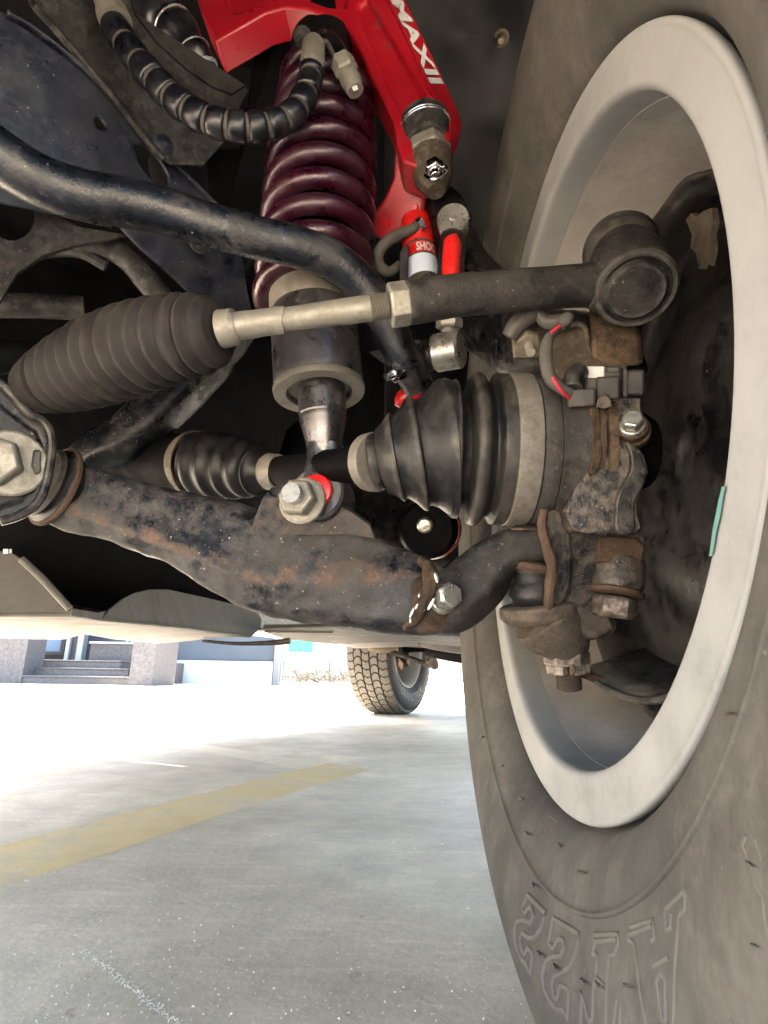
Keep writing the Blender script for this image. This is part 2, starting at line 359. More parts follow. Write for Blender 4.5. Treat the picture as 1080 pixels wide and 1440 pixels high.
def circ_px(cx, cy, rx, ry, pl, n=20, rot=0):
    c, s_ = math.cos(rot), math.sin(rot); out = []
    for k in range(n):
        a = 2*math.pi*k/n; x, y = rx*math.cos(a), ry*math.sin(a); out.append(at_pl(cx+c*x-s_*y, cy+s_*x+c*y, *pl))
    return out
def one(mb, name, m, label, cat, group=None, kind=None, **k):
    return tag(mb.build(name, m, None, **k), label, cat, group, kind)
def text_mb(txt, O, ex, ey, size, dep, shear=0., fit=None, bold=0.):
    """raised flat lettering in the plane (ex, ey) from O"""
    cu = bpy.data.curves.new('lettering', 'FONT'); cu.body = txt; cu.size = 1; cu.extrude = 0; cu.resolution_u = 3; cu.offset = bold
    ob = bpy.data.objects.new('lettering', cu); C.objects.link(ob)
    me = ob.to_mesh(); vs = [v.co.copy() for v in me.vertices]; fs = [tuple(p.vertices) for p in me.polygons]; ob.to_mesh_clear()
    bpy.data.objects.remove(ob); bpy.data.curves.remove(cu)
    x1 = max(v.x for v in vs); y1 = max(v.y for v in vs)
    sx = (fit[0]/x1) if fit else size; sy = (fit[1]/y1) if fit else size
    mb = MB(); nz_ = ex.cross(ey).normalized()
    mb.add([O+ex*(v.x*sx+shear*v.y*sy)+ey*(v.y*sy)+nz_*dep for v in vs], fs); return mb

# ================================================================ SETTING
g = MB(); g.add([(-60, -40, 0), (60, -40, 0), (60, 90, 0), (-60, 90, 0)], [(0, 1, 2, 3)])
o = g.build('ground', m_conc, loc=(0, 0, 0)); tag(o, 'bare grey concrete yard under and beyond the truck', kind='structure')
def strip(name, pts, z, m, label):
    s = MB(); s.add([at_z(a, b, z) for a, b in pts], [tuple(range(len(pts)))])
    return tag(s.build(name, m), label, kind='structure')
strip('road_marking', [(-60, 1205), (150, 1150), (300, 1112), (420, 1082), (462, 1073), (500, 1077), (520, 1083), (430, 1108), (300, 1150), (150, 1201), (-60, 1266)], .0002, m_yel, 'faded ochre yellow parking line across the concrete')
strip('road_marking', [(190, 1036), (300, 1049), (452, 1073), (420, 1082), (300, 1059), (190, 1044)], .0003, m_pal, 'pale worn parking line running back from the corner')
strip('road_marking', [(503, 1077), (690, 1090), (690, 1101), (524, 1083)], .0003, m_pal, 'pale worn parking line running on behind the tyre')

# --- pale grit
gb = MB()
def grit(x, y, r):
    o_ = Vector((x, y, r*.3)); k = rng.uniform(0, 3)
    vs = [o_+Vector((math.cos(k+a*2.1)*r*rng.uniform(.6, 1.2), math.sin(k+a*2.1)*r*rng.uniform(.6, 1.2), -r*.35)) for a in range(3)]+[o_+Vector((rng.uniform(-.3, .3)*r, rng.uniform(-.3, .3)*r, r*rng.uniform(.2, .5)))]
    gb.add(vs, [(0, 1, 3), (1, 2, 3), (2, 0, 3)])
for i in range(700):
    p = at_z(rng.uniform(-40, 740), 1060+390*rng.random()**.7, 0); grit(p.x, p.y, rng.choice((.0005, .0007, .0008, .001, .0014)))
for i in range(420):
    t = rng.random(); p = at_z(118+150*t+rng.gauss(0, 4), 1336+118*t+rng.gauss(0, 3), 0); grit(p.x, p.y, rng.choice((.0006, .0008, .001)))
tag(gb.build('grit', m_stone, loc=(0, 0, 0)), 'pale grit and chalky crumbs scattered on the concrete', 'grit', kind='stuff')

# --- entrance building, nine metres off
YB = 9.3
def bx(mb, x0, y0, x1, y1, Y, dep):
    a = at_y(x0, y0, Y); b = at_y(x1, y1, Y); mb.aabb((min(a.x, b.x), Y, min(a.z, b.z)), (max(a.x, b.x), Y+dep, max(a.z, b.z)))
zb = lambda py, Y, x=150: max(0.0, at_y(x, py, Y).z)
bt = thing('entrance_building', 'blue building with grey granite steps at its entrance', 'building', (at_y(150, 950, YB).x, YB, 0))
def bpart(name, m, boxes, parent=bt, bevel=0):
    mb = MB()
    for a, b in boxes: mb.aabb(a, b)
    return mb.build(name, m, parent, bevel=bevel)
X = lambda p, Y=YB: at_y(p, 945, Y).x
bpart('pillar', m_granite, [((X(-160), YB-.02, 0), (X(33), YB+.5, 3.2))])
for i in range(3):
    z0 = i*.125; y0 = YB+i*.30
    nx = X(33, y0); xe = X(192-i*12, y0)
    st_ = bpart('step', m_granite, [((nx, y0, z0), (xe, y0+1.6-i*.3, z0+.100))])
    bpart('tread_slab', m_granite, [((nx, y0-.02, z0+.103), (xe+.01, y0+1.6-i*.3, z0+.125))], st_, bevel=.003)
bpart('cheek_wall', m_granite, [((X(192), YB-.25, 0), (X(215, YB-.25), YB+.75, .70))])
lw = bpart('parapet', m_granite, [((X(122, YB+1.3), YB+1.3, .375), (X(197, YB+1.3), YB+1.5, .68))])
bpart('coping', m_white, [((X(120, YB+1.3), YB+1.27, .683), (X(199, YB+1.3), YB+1.53, .72))], lw)
bpart('landing', m_granite, [((X(-100), YB+1.62, 0), (X(200), YB+4, .37))])
bpart('wall', m_blue, [((X(150, YB+2.02), YB+2.02, .0), (X(383, YB+2.02), YB+3, 3.4)), ((X(-160), YB+2.6, 0), (X(199), YB+3.2, 3.4))])
bpart('wall_base', m_white, [((X(185, YB+1.93), YB+1.93, 0), (X(383, YB+1.93), YB+2.0, .43))])
bpart('corner_post', m_post, [((X(384, YB+1.9), YB+1.9, 0), (X(391, YB+1.9), YB+2.1, 3.4))])
wf = bpart('window_frame', m_dk, [((X(34, YB+2.5), YB+2.42, .50), (X(88, YB+2.5), YB+2.58, .56)), ((X(34, YB+2.5), YB+2.42, .563), (X(40, YB+2.5), YB+2.58, 1.7)), ((X(82, YB+2.5), YB+2.42, .563), (X(88, YB+2.5), YB+2.58, 1.7))])
bpart('pane', m_glass, [((X(40, YB+2.5)+.002, YB+2.48, .563), (X(82, YB+2.5)-.002, YB+2.5, 1.7))], wf)
bpart('door_post', m_white, [((X(90, YB+2.5), YB+2.4, .372), (X(95, YB+2.5), YB+2.58, 2.6))])
bpart('door_post', m_white, [((X(106, YB+2.5), YB+2.4, .372), (X(114, YB+2.5), YB+2.58, 2.6))])
bpart('door', m_granite, [((X(96, YB+2.5), YB+2.46, .372), (X(105, YB+2.5), YB+2.55, 2.6))])
for p_ in (172, 180, 188): bpart('railing_bar', m_white, [((X(p_, YB+1.4), YB+1.38, .722), (X(p_+2, YB+1.4), YB+1.40, 1.4))])
# --- white workshop with green windows further off
YW = 19.
wh = thing('white_workshop', 'white rendered workshop with green window panes far behind', 'building', (at_y(450, 945, YW).x, YW, 0))
ww = MB(); ww.aabb((at_y(300, 945, YW).x, YW, 0), (at_y(525, 945, YW).x, YW+4, 4.5)); ww.build('wall', m_white, wh)
for a, b in ((404, 411), (412.5, 424), (425.5, 438)):
    q = MB(); q.aabb((at_y(a, 945, YW).x, YW-.05, at_y(420, 917, YW).z), (at_y(b, 945, YW).x, YW-.01, at_y(420, 890, YW).z)); q.build('window', m_green, wh)
# boundary wall right
YR = 24.
q = MB(); q.aabb((at_y(530, 945, YR).x, YR, 0), (at_y(1000, 945, YR).x, YR+.3, at_y(630, 925, YR).z+.9)); one(q, 'boundary_wall', m_white, 'pale boundary wall seen past the rear wheel', 'wall')
# wire fence
YF = 14.
fe = thing('wire_fence', 'thin wire fence behind the pile of dry twigs', 'fence', (at_y(430, 945, YF).x, YF, 0))
for p_ in (398, 463):
    q = MB(); b0 = at_y(p_, 945, YF); q.lathe(Vector((b0.x, YF, 0)), Vector((b0.x, YF, .62)), [(0, .012), (1, .012)], 8); q.build('post', m_grey, fe)
for z in (.30, .42):
    q = MB(); q.lathe(Vector((at_y(394, 945, YF).x, YF+.02, z)), Vector((at_y(492, 945, YF).x, YF+.02, z+.02)), [(0, .005), (1, .005)], 6); q.build('wire', m_grey, fe)
# twig pile
tw = MB(); YT = 13.
for i in range(420):
    cx = at_y(rng.uniform(402, 490), 945, YT).x; hgt = .17+.14*math.sin((cx*9) % 3.1)
    p0 = Vector((cx, YT+rng.uniform(-.25, .25), rng.random()*hgt)); d = Vector((rng.uniform(-1, 1), rng.uniform(-.6, .6), rng.uniform(-.4, .7))).normalized()*rng.uniform(.06, .2)
    r = rng.uniform(.004, .011); p0.z = max(.012, p0.z); e = p0+d; e.z = max(.012, e.z)
    tw.tube([(p0, r), (e, r*.6)], 4)
tag(tw.build('twig_pile', m_twig), 'heap of dry twigs and cut brush by the fence', 'twigs', kind='stuff')

# ================================================================ TRUCK BODY (roof over the scene: hood, cab, tub, floor)
tb = thing('truck_body', 'dark truck body and floor above the suspension with a black wheel arch liner', 'truck body', veh(.8, 1.2, .9))
def vbox(name, m, l0, l1, r0, r1, z0, z1):
    mb = MB(); c = veh((l0+l1)/2, (r0+r1)/2, (z0+z1)/2); mb.box(c, LAT*((l1-l0)/2), REAR*((r1-r0)/2), UP*((z1-z0)/2)); return mb.build(name, m, tb)
m_paint = mat('body_paint', (.05, .055, .06), .3, var=.05, coat=.5, bump=0)
vbox('bonnet', m_paint, -.16, 1.66, -.72, .75, 1.05, 1.15)
vbox('bonnet_shade_sheet', m_dark, -.13, 1.60, -.68, .74, 1.03, 1.046)  # added black sheet, its colour stands in for shade under the bonnet
vbox('shade_panel', m_dark, .30, 1.60, .95, .97, .42, .61)  # added black panel so the gaps in front of it read as shade
vbox('cab', m_paint, -.16, 1.66, .752, 2.2, .62, 1.75)
vbox('load_bed', m_paint, -.16, 1.66, 2.202, 4.0, .72, 1.25)
vbox('bumper', m_paint, .2, 1.55, -.82, -.73, .64, 1.0)
vbox('valance_blocker', m_pls, .36, 1.5, -.75, -.73, .32, .62)  # unseen, added to block light coming in from the front
vbox('radiator_blocker', m_dark, .38, 1.3, -.72, -.64, .45, 1.04)  # unseen box, added to keep front light off the inner parts
vbox('liner_blocker', m_lin, -.16, .36, -.545, -.53, .50, 1.04)  # unseen panel, set low and close to shade the upper wheel
vbox('wing_blocker', m_dark, 1.30, 1.32, -.60, .9, .45, 1.04)  # added panel, occludes light from the far side of the engine bay
vbox('fender', m_paint, -.17, -.15, -.72, .75, .80, 1.05)
vbox('fender', m_paint, 1.66, 1.68, -.85, .75, .60, 1.05)
vbox('sill', m_paint, 1.62, 1.84, .4, 2.3, .40, .615)
# wheel arch liner: a wrinkled sheet behind the strut and the tyre
rows = []
for j in range(28):
    r_ = []
    for i in range(24):
        x = 540+ (i/23)*420; y = -140+ (j/27)*760
        d = .70+.0003*(x-600)-.10*max(0, (160-y)/300)
        # bosses and creases
        for bx_, by_, br, bh in ((632, 45, 26, .012), (706, 50, 34, -.018), (690, 170, 22, .01)):
            q_ = ((x-bx_)**2+(y-by_)**2)/(br*br)
            d += bh*math.exp(-q_)
        d += .012*noise.noise(Vector((x*.012, y*.012, 3)))
        r_.append(at(x, y, d))
    rows.append(r_)
q = MB(); q.sheet(rows); ln = q.build('wheel_arch_liner', m_lin, tb, ang=60, subs=1, solid=.003)
q = MB(); q.lathe(at(704, 58, .66), at(706, 50, .70), [(0, .003), (.1, .005), (.5, .005), (.5, .009), (1, .009)], 14); q.build('clip', m_brk, ln)
q = MB(); q.lathe(at(632, 46, .69), at(632, 46, .70), [(0, .009), (1, .009)], 14); q.build('plug', m_dk, ln)

# engine and gearbox mass: dark casting behind everything
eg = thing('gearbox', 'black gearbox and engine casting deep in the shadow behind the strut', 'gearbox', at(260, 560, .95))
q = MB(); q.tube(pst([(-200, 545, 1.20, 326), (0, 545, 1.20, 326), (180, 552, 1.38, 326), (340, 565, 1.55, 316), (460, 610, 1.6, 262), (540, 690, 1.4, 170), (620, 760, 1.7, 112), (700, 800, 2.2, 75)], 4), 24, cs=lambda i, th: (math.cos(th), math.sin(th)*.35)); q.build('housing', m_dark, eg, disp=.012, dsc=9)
q = MB(); q.tube(pst([(-40, 430, .62, 17), (50, 430, .64, 17), (118, 434, .66, 17)], 3), 14); q.build('pipe', m_grey, eg)
q = MB(); q.tube(pst([(-20, 505, .58, 26), (30, 500, .6, 22), (60, 520, .62, 22)], 3), 14); q.build('pipe', m_dark, eg)
q = MB(); q.tube(pst([(150, 372, .58, 10), (110, 352, .57, 10), (60, 355, .57, 9), (10, 372, .56, 9)], 5), 10); q.build('cable', m_rub, eg)
for a, b, r in ((250, 240, 40), (300, 330, 36), (345, 60, 30)):
    q = MB(); q.lathe(at(a, b, .72), at(a+6, b-12, .78), [(0, px(.72, r*.6)), (.1, px(.72, r)), (1, px(.72, r))], 20); q.build('boss', m_dark, eg)

# ================================================================ FRONT WHEEL
CAMB = R_(-1.41)
WN = Vector((math.cos(CAMB), 0, math.sin(CAMB))); WU = Vector((-WN.z, 0, WN.x)); WV = Vector((0, 1, 0))
WC = Vector((.1208, .3762, .3746))
fw = thing('wheel_assembly', 'huge dusty front wheel with cream rim and bare tyre sidewall filling the right side', 'wheel', WC+WN*.1-UP*.37)
SIDE = [(.012, .2300), (.006, .2345), (-.004, .2395), (-.013, .252), (-.0178, .2665), (-.0200, .2690), (-.0200, .2705), (-.0192, .2730), (-.0235, .290), (-.0258, .305), (-.0262, .322), (-.0235, .338), (-.0165, .353), (-.006, .366)]
TR = [(.004, .3735), (.018, .380), (.05, .383), (.055, .376), (.062, .376), (.067, .384), (.1, .385), (.105, .377), (.113, .377), (.118, .385), (.15, .384), (.155, .376), (.162, .376), (.167, .382), (.20, .378), (.216, .368)]
OUT = [(.23, .35), (.237, .32), (.234, .28), (.222, .25), (.212, .231)]
def refine(prof, n=3):
    return [tuple(a+(b-a)*k/n for a, b in zip(prof[i], prof[i+1])) for i in range(len(prof)-1) for k in range(n)]+[prof[-1]]
q = MB(); q.rev(WC, WN, WU, WV, cr(SIDE, 3)+TR+OUT, 200)
tyre = q.build('tyre', m_tyre, fw, ang=50)
def side_a(r):
    for (a0, r0), (a1, r1) in zip(SIDE, SIDE[1:]):
        if r0 <= r <= r1: return a0+(a1-a0)*(r-r0)/max(1e-9, r1-r0)
    return SIDE[-1][0] if r > SIDE[-1][1] else SIDE[0][0]
def on_tyre(px_, py_, lift=0.):
    d = ray(px_, py_); lo = None; t = .12
    while t < .9:
        p = EYE+d*t-WC; a = p.dot(WN); r = math.hypot(p.dot(WU), p.dot(WV))
        if .225 < r < .37 and a > side_a(r)-lift: return EYE+d*t
        t += .0004
    return None
# lug blocks on the tyre shoulder
lg = MB()
for k in range(60):
    th = 2*math.pi*k/60; u_ = WU*math.cos(th)+WV*math.sin(th); tg = WU*-math.sin(th)+WV*math.cos(th)
    for a, wd in ((.022, .020), (.084, .012), (.134, .012), (.186, .022)):
        th2 = th+(.04 if a in (.084, .186) else 0); u2 = WU*math.cos(th2)+WV*math.sin(th2); t2 = WU*-math.sin(th2)+WV*math.cos(th2)
        lg.box(WC+WN*a+u2*.3845, (WN*wd), (t2*.0145), u2*.004)
lo_ = lg.build('tread_blocks', m_tyre, tyre); lo_['kind'] = 'stuff'
# raised lettering: ridges that outline the letters
LET = [[[(165,112),(265,213),(238,300),(205,342),(170,345),(140,318),(128,350),(135,400),(150,440),(168,400),(195,432),(183,545),(160,490),(130,455),(100,370),(95,300),(110,255),(140,250),(180,265),(200,230),(185,180),(165,195),(150,215),(140,180),(165,112)]],
 [[(305,240),(445,325),(430,420),(395,500),(350,535),(310,555),(300,600),(312,660),(325,680),(345,600),(390,630),(385,785),(362,740),(330,735),(290,690),(255,620),(248,540),(265,470),(300,445),(345,445),(365,400),(360,360),(335,350),(305,400),(280,375),(305,240)]],
 [[(525,330),(655,325),(660,375),(640,435),(610,440),(600,520),(595,640),(590,840)],[(525,330),(530,375),(520,435),(545,440),(535,560),(585,612)],[(455,840),(460,635),(480,720),(500,800),(520,780),(525,620),(535,560)],[(530,368),(650,352)]],
 [[(720,290),(845,250),(855,350),(835,365)],[(710,350),(745,380),(765,540),(775,640),(815,840)],[(630,840),(650,690),(670,690),(668,840)],[(715,330),(840,280)]],
 [[(915,190),(1000,105),(1020,80),(1020,190),(985,225),(965,520),(955,840)],[(910,200),(915,300),(940,290),(945,210)],[(845,500),(930,450)],[(865,580),(885,540),(912,560),(915,780),(900,800),(865,580)]],
 [[(1375,-60),(1400,60),(1440,120),(1450,230),(1470,330)],[(1350,-210),(1330,-150),(1395,-10)],[(1400,-190),(1440,-60)]]]
m_ridge = mat('raised_letter_rubber', (.088, .081, .071), .75, var=.15, bump=.05)
for gl in LET:
    mb = MB()
    for pl in gl:
        pts = []
        for i in range(len(pl)-1):
            for k in range(3):
                t = k/3; pts.append((pl[i][0]+(pl[i+1][0]-pl[i][0])*t, pl[i][1]+(pl[i+1][1]-pl[i][1])*t))
        pts.append(pl[-1])
        st_ = [(p+WN*px(.2, 1.2), px((p-EYE).length, 3.4)) for p in (on_tyre(700+a/3.857, 1230+b/3.857) for a, b in pts) if p]
        if len(st_) > 1: mb.tube(st_, 6)
    if mb.v: mb.build('raised_letter', m_ridge, tyre, ang=80)
# small square moulding mark
mb = MB(); cc_ = [on_tyre(a, b) for a, b in ((768, 1154), (775, 1148), (783, 1157), (776, 1166), (768, 1154))]
mb.tube([(p, .0007) for p in cc_ if p], 5); mb.build('moulding_mark', m_ridge, tyre)
# rubber vent spikes
SPK = [(679,1036,8,0),(707,1077,9,1),(734,1123,10,2),(744,1172,12,3),(789,1188,11,4),(888,1179,20,2),(821,1226,17,2),(755,1245,12,5),(868,1271,19,2),(854,1157,10,4),(963,1104,24,1),(971,1045,20,4),(763,1341,14,7),(786,1360,15,9),(825,1380,17,8),(845,1384,16,11),(888,1386,24,3),(1057,1214,18,10),(726,1292,13,0),(1004,992,26,0),(1033,1004,27,1),(1068,688,22,0),(1064,1330,20,6)]
for a, b, ln_, dy in SPK:
    p0 = on_tyre(a-ln_/2, b-dy/2)
    if not p0: continue
    p1 = on_tyre(a+ln_/2, b+dy/2) or p0
    rr = px((p0-EYE).length, 1.25); sp_d = (p1-p0).length
    if sp_d > .02: continue
    mid = (p0+p1)/2-WN*sp_d*.10; e = p1-WN*sp_d*.22
    q = MB(); q.tube([(p0+WN*.0005, rr*1.3), (p0.lerp(mid, .5)-WN*sp_d*.03, rr), (mid, rr), (e, rr*.6)], 6); q.build('vent_spike', m_rub, tyre)
# rim
RIM = [(.0045, .2275), (.0045, .2325), (.001, .2338), (-.0006, .2336), (-.0014, .2328), (-.0016, .2312), (-.0012, .2290), (-.0010, .2200), (-.0008, .2120), (-.0003, .2092), (.0010, .2076), (.0035, .2066), (.010, .2061), (.022, .2058), (.022, .212), (.010, .220)]
q = MB(); q.rev(WC, WN, WU, WV, cr(RIM[:14], 3)+RIM[14:], 220, close=True); rim = q.build('rim', m_rim, fw, ang=55)
q = MB(); q.rev(WC, WN, WU, WV, cr([(.0222, .2056), (.04, .206), (.06, .2045), (.10, .201), (.14, .197), (.165, .19)], 3)+[(.165, .195), (.10, .207), (.05, .211), (.0225, .2115)], 160, close=True); q.build('rim_barrel', m_bar2, rim, ang=55)
q = MB(); q.rev(WC, WN, WU, WV, [(.150, .196), (.150, .12), (.140, .09), (.140, .0005), (.165, .0005), (.165, .06), (.17, .19)], 100); q.build('wheel_disc', m_bar2, fw)
def on_rim(px_, py_):
    d = ray(px_, py_); t = .12
    while t < .9:
        p = EYE+d*t-WC; a = p.dot(WN); r = math.hypot(p.dot(WU), p.dot(WV))
        if a > -.0045:
            for (a0, r0), (a1, r1) in zip(RIM[4:13], RIM[5:14]):
                if a0 <= a <= a1 and r >= r0+(r1-r0)*(a-a0)/(a1-a0): return EYE+d*t
        t += .0004
    return None
pts = [(1014, 684), (1009, 705), (1005, 725), (1001, 745), (998, 768), (996, 782)]
mb = MB(); L_ = []
for i, (a, b) in enumerate(pts):
    p, r = (at_pl(a+k_, b, WC-WN*.0016, WN) for k_ in (1, 8-abs(i-2)))
    L_.append((p, r))
mb.add([x for pr in L_ for x in pr], [(2*i, 2*i+1, 2*i+3, 2*i+2) for i in range(len(L_)-1)]); mb.build('paint_mark', m_teal, rim)

# ================================================================ BRAKE DUST SHIELD
ds = thing('brake_shield', 'black pressed steel brake dust shield inside the cream front rim', 'brake shield', WC+WN*.1-UP*.17)
def shrad(a, r, th):
    return r*(1+.012*math.sin(5*th+1)+.008*math.sin(11*th)) if r > .12 else r
PR = [(.078, .183), (.072, .181), (.080, .172), (.105, .165), (.112, .150), (.108, .125), (.098, .10), (.094, .07), (.094, .0005)]
q = MB(); q.rev(WC, WN, WU, WV, cr(PR, 3), 120, rad=shrad); q.build('shield_plate', m_shd, ds, ang=50, solid=.0025, disp=.004, dsc=22)
# folded flange with scuff, seen above the ball joint and a lower lip
def on_a(x, y, a): return at_pl(x, y, WC+WN*a, WN)
q = MB(); q.plate([on_a(x, y, .0725) for x, y in ((964, 308), (972, 300), (980, 304), (990, 294), (1000, 292), (1003, 312), (998, 330), (1002, 350), (995, 374), (988, 366), (984, 378), (979, 356), (970, 348), (973, 330))], -WN, .004, ); q.build('bare_patch', mat('bare_tan_scuff', (.075, .06, .043), .9, var=.4, scale=120, bump=.5), ds, disp=.0012, dsc=120)
lipl = [(818, 940), (836, 957), (860, 972), (890, 983), (920, 985), (945, 978), (965, 955), (985, 915), (1003, 860)]
r0 = [on_a(a, b, .035) for a, b, *_ in cr([(x, y, 0) for x, y in lipl], 4)]
q = MB(); q.sheet([r0, [p+WN*.02+UP*.006 for p in r0], [p+WN*.05+UP*.016 for p in r0]]); q.build('lower_lip', m_shd, ds, ang=60, solid=.0025, disp=.001, dsc=60)
q = MB(); q.tube([(p, .0022) for p in r0], 8); q.build('rolled_lip', m_shd, ds)

# ================================================================ STEERING KNUCKLE
kn = thing('steering_knuckle', 'rusty black cast steering knuckle in the middle of the front wheel', 'steering knuckle', at(850, 700, .41))
def kcs(pw):
    def f_(i, th):
        c, s_ = math.cos(th), math.sin(th); return (math.copysign(abs(c)**pw, c), math.copysign(abs(s_)**pw, s_))
    return f_
pl = plane3((830, 600, .356), (905, 640, .352), (850, 748, .350))
q = MB(); q.plate([at_pl(a, b, *pl) for a, b, *_ in cr([(x, y, 0) for x, y in ((829, 560), (829, 585), (834, 609), (833, 640), (828, 662), (810, 688), (801, 712), (803, 738), (818, 749), (893, 749), (896, 725), (896, 702), (906, 680), (911, 662), (900, 634), (886, 622), (900, 600), (900, 560))], 3)], pl[1], .034)
q.build('upright', m_kblk, kn, bevel=.0045, disp=.0012, dsc=90)
pr = (pl[0]+pl[1]*.0045, pl[1])
q = MB(); q.plate([at_pl(a, b, *pr) for a, b, *_ in cr([(x, y, 0) for x, y in ((880, 622), (888, 640), (887, 662), (874, 684), (868, 706), (867, 747), (892, 748), (894, 724), (895, 702), (905, 680), (910, 662), (899, 634), (887, 621))], 3)], pr[1], .012); q.build('cast_rib', m_knu, kn, bevel=.0018, disp=.0007, dsc=150)
q = MB(); q.plate([at_pl(a, b, *pr) for a, b, *_ in cr([(x, y, 0) for x, y in ((829, 565), (834, 608), (834, 640), (829, 664), (838, 664), (846, 640), (846, 606), (842, 565))], 3)], pr[1], .010); q.build('machined_edge', m_rust, kn, bevel=.0015, disp=.0006, dsc=150)
# steering arm under the tie rod end
q = MB(); a0 = at(866, 470, .40); q.box(a0, at(901, 468, .40)-a0, (at(868, 512, .392)-a0)*1.05, (at(866, 470, .42)-a0)); q.build('steering_arm', m_rust, kn, bevel=.004)
# lower forging
pl = plane3((800, 760, .378), (880, 770, .378), (830, 870, .384))
q = MB(); q.plate([at_pl(a, b, *pl) for a, b, *_ in cr([(x, y, 0) for x, y in ((798, 742), (840, 750), (898, 750), (902, 770), (868, 792), (846, 806), (838, 834), (848, 858), (866, 874), (862, 892), (842, 900), (812, 896), (794, 876), (788, 846), (794, 800))], 3)], pl[1], .036); q.build('lower_forging', m_knu, kn, bevel=.006, disp=.0012, dsc=90)
q = MB(); pl = plane3((842, 755, .375), (906, 757, .375), (870, 790, .372)); q.plate([at_pl(a, b, *pl) for a, b in ((842, 758), (852, 753), (896, 755), (905, 764), (908, 778), (903, 792), (842, 790))], pl[1], .022); q.build('steering_stop', m_or, kn, bevel=.003)
q = MB(); q.lathe(at(868, 786, .388), at(866, 832, .382), [(0, px(.385, 34)), (.15, px(.385, 37)), (.8, px(.385, 37)), (1, px(.385, 32))], 28); bs = q.build('boss', m_knu, kn, disp=.0006, dsc=120)
ax = at(863, 870, .378)-at(866, 832, .380)
q = MB(); q.lathe(at(866, 829, .380), at(865, 838, .379), [(0, px(.38, 34)), (.2, px(.38, 38)), (.8, px(.38, 38)), (1, px(.38, 34))], 28); q.build('washer', m_or, kn)
q = MB(); q.hexa(at(865, 838, .379), ax, px(.38, 31), ax.length*.8, rot=.3); q.build('hex_bolt', m_tarn, kn, ang=25, bevel=.0008)
# rust edged limit stop in front
pl = plane3((768, 712, .372), (800, 760, .374), (775, 860, .378))
q = MB(); q.plate([at_pl(a, b, *pl) for a, b in ((764, 714), (775, 709), (790, 718), (803, 742), (808, 780), (806, 815), (797, 842), (785, 862), (772, 866), (777, 830), (783, 800), (774, 775), (765, 750))], pl[1], .020); q.build('limit_stop', m_knu, kn, bevel=.003, disp=.0012, dsc=80)
q = MB(); q.tube(pst([(765, 716, .3705, 6), (763, 745, .3705, 7), (772, 778, .3705, 8), (777, 800, .3705, 8), (773, 830, .3715, 8), (771, 860, .374, 7)], 5), 10); q.build('rusty_edge', m_or, kn, disp=.0008, dsc=150)
# silver bolt high on the knuckle
q = MB(); a0 = at(889, 604, .353); ax = at(890, 583, .337)-a0; q.lathe(a0-ax*.35, a0+ax*.25, [(0, px(.35, 25)), (.5, px(.35, 25)), (.55, px(.35, 21)), (1, px(.35, 21))], 24); q.build('washer', m_rust, kn)
q = MB(); q.lathe(a0+ax*.25, a0+ax*.4, [(0, px(.345, 19)), (1, px(.345, 17))], 24); q.hexa(a0+ax*.4, ax, px(.342, 15), .0075, rot=.2); q.build('hex_bolt', m_bolt, kn, ang=25, bevel=.0005)
pl = plane3((860, 590, .362), (905, 600, .360), (880, 625, .355)); q = MB(); q.plate([at_pl(a, b, *pl) for a, b in ((862, 575), (905, 578), (912, 612), (893, 628), (868, 612))], pl[1], .006); q.build('bolt_ear', m_rust, kn, bevel=.0015)
# upper neck going up to the ball joint
q = MB(); q.tube(pst([(612, 262, .535, 14), (628, 300, .535, 26), (650, 370, .52, 34), (690, 440, .50, 46), (760, 488, .455, 56), (830, 500, .425, 52), (862, 545, .41, 44)], 5), 18, cs=kcs(.7)); q.build('neck', m_blk, kn, disp=.003, dsc=40)
# hub bearing seal rings beside the joint
for x0, x1, r0, m_ in ((.1305, .1375, .0535, m_or), (.1385, .1450, .0545, m_rust), (.146, .185, .028, m_dark)):
    q = MB(); A = Vector((x0, .376, .375)); B = Vector((x1, .376, .375)); q.lathe(A, B, [(0, r0-.003), (.15, r0), (.85, r0), (1, r0-.003)], 48); q.build('seal_ring', m_, kn)

# ================================================================ LOWER BALL JOINT
lb = thing('lower_ball_joint', 'rusty lower ball joint with castle nut hanging below the knuckle', 'ball joint', at(795, 955, .395))
q = MB(); q.lathe(at(752, 789, .398), at(750, 803, .398), [(0, px(.4, 26)), (.2, px(.4, 33)), (.6, px(.4, 33)), (1, px(.4, 29))], 28); q.build('clamp_ring', m_or, lb)
q = MB(); q.tube(pst([(751, 801, .398, 29), (751, 812, .398, 28), (752, 822, .398, 33), (752, 836, .398, 36), (752, 846, .398, 33), (753, 856, .398, 27), (753, 864, .398, 30)], 4), 28); q.build('dust_boot', m_rub, lb)
q = MB(); q.lathe(at(755, 848, .397), at(759, 874, .396), [(0, .0235), (.1, .0258), (.3, .0266), (.62, .0266), (.8, .0250), (1, .0220)], 40); q.build('flange', m_dcast, lb, disp=.0006, dsc=120)
q = MB(); q.tube(pst([(764, 866, .396, 49), (780, 886, .396, 47), (792, 904, .395, 38), (797, 917, .395, 31)], 3), 32); q.build('housing', m_dcast, lb, disp=.0007, dsc=110)
q = MB(); q.tube(pst([(800, 872, .392, 26), (828, 876, .390, 24), (852, 868, .388, 20)], 4), 18, cs=kcs(.7)); q.build('cast_lug', m_dcast, lb, disp=.0007, dsc=110)
A, B = at(796, 916, .394), at(799, 946, .392); ax = B-A
nut = MB(); nut.hexa(A, ax, px(.394, 32), ax.length*.62, cham=.08, rot=.25)
u0 = Vector((1, 0, 0)); u0 = (u0-ax.normalized()*u0.dot(ax.normalized())).normalized(); w0 = ax.normalized().cross(u0)
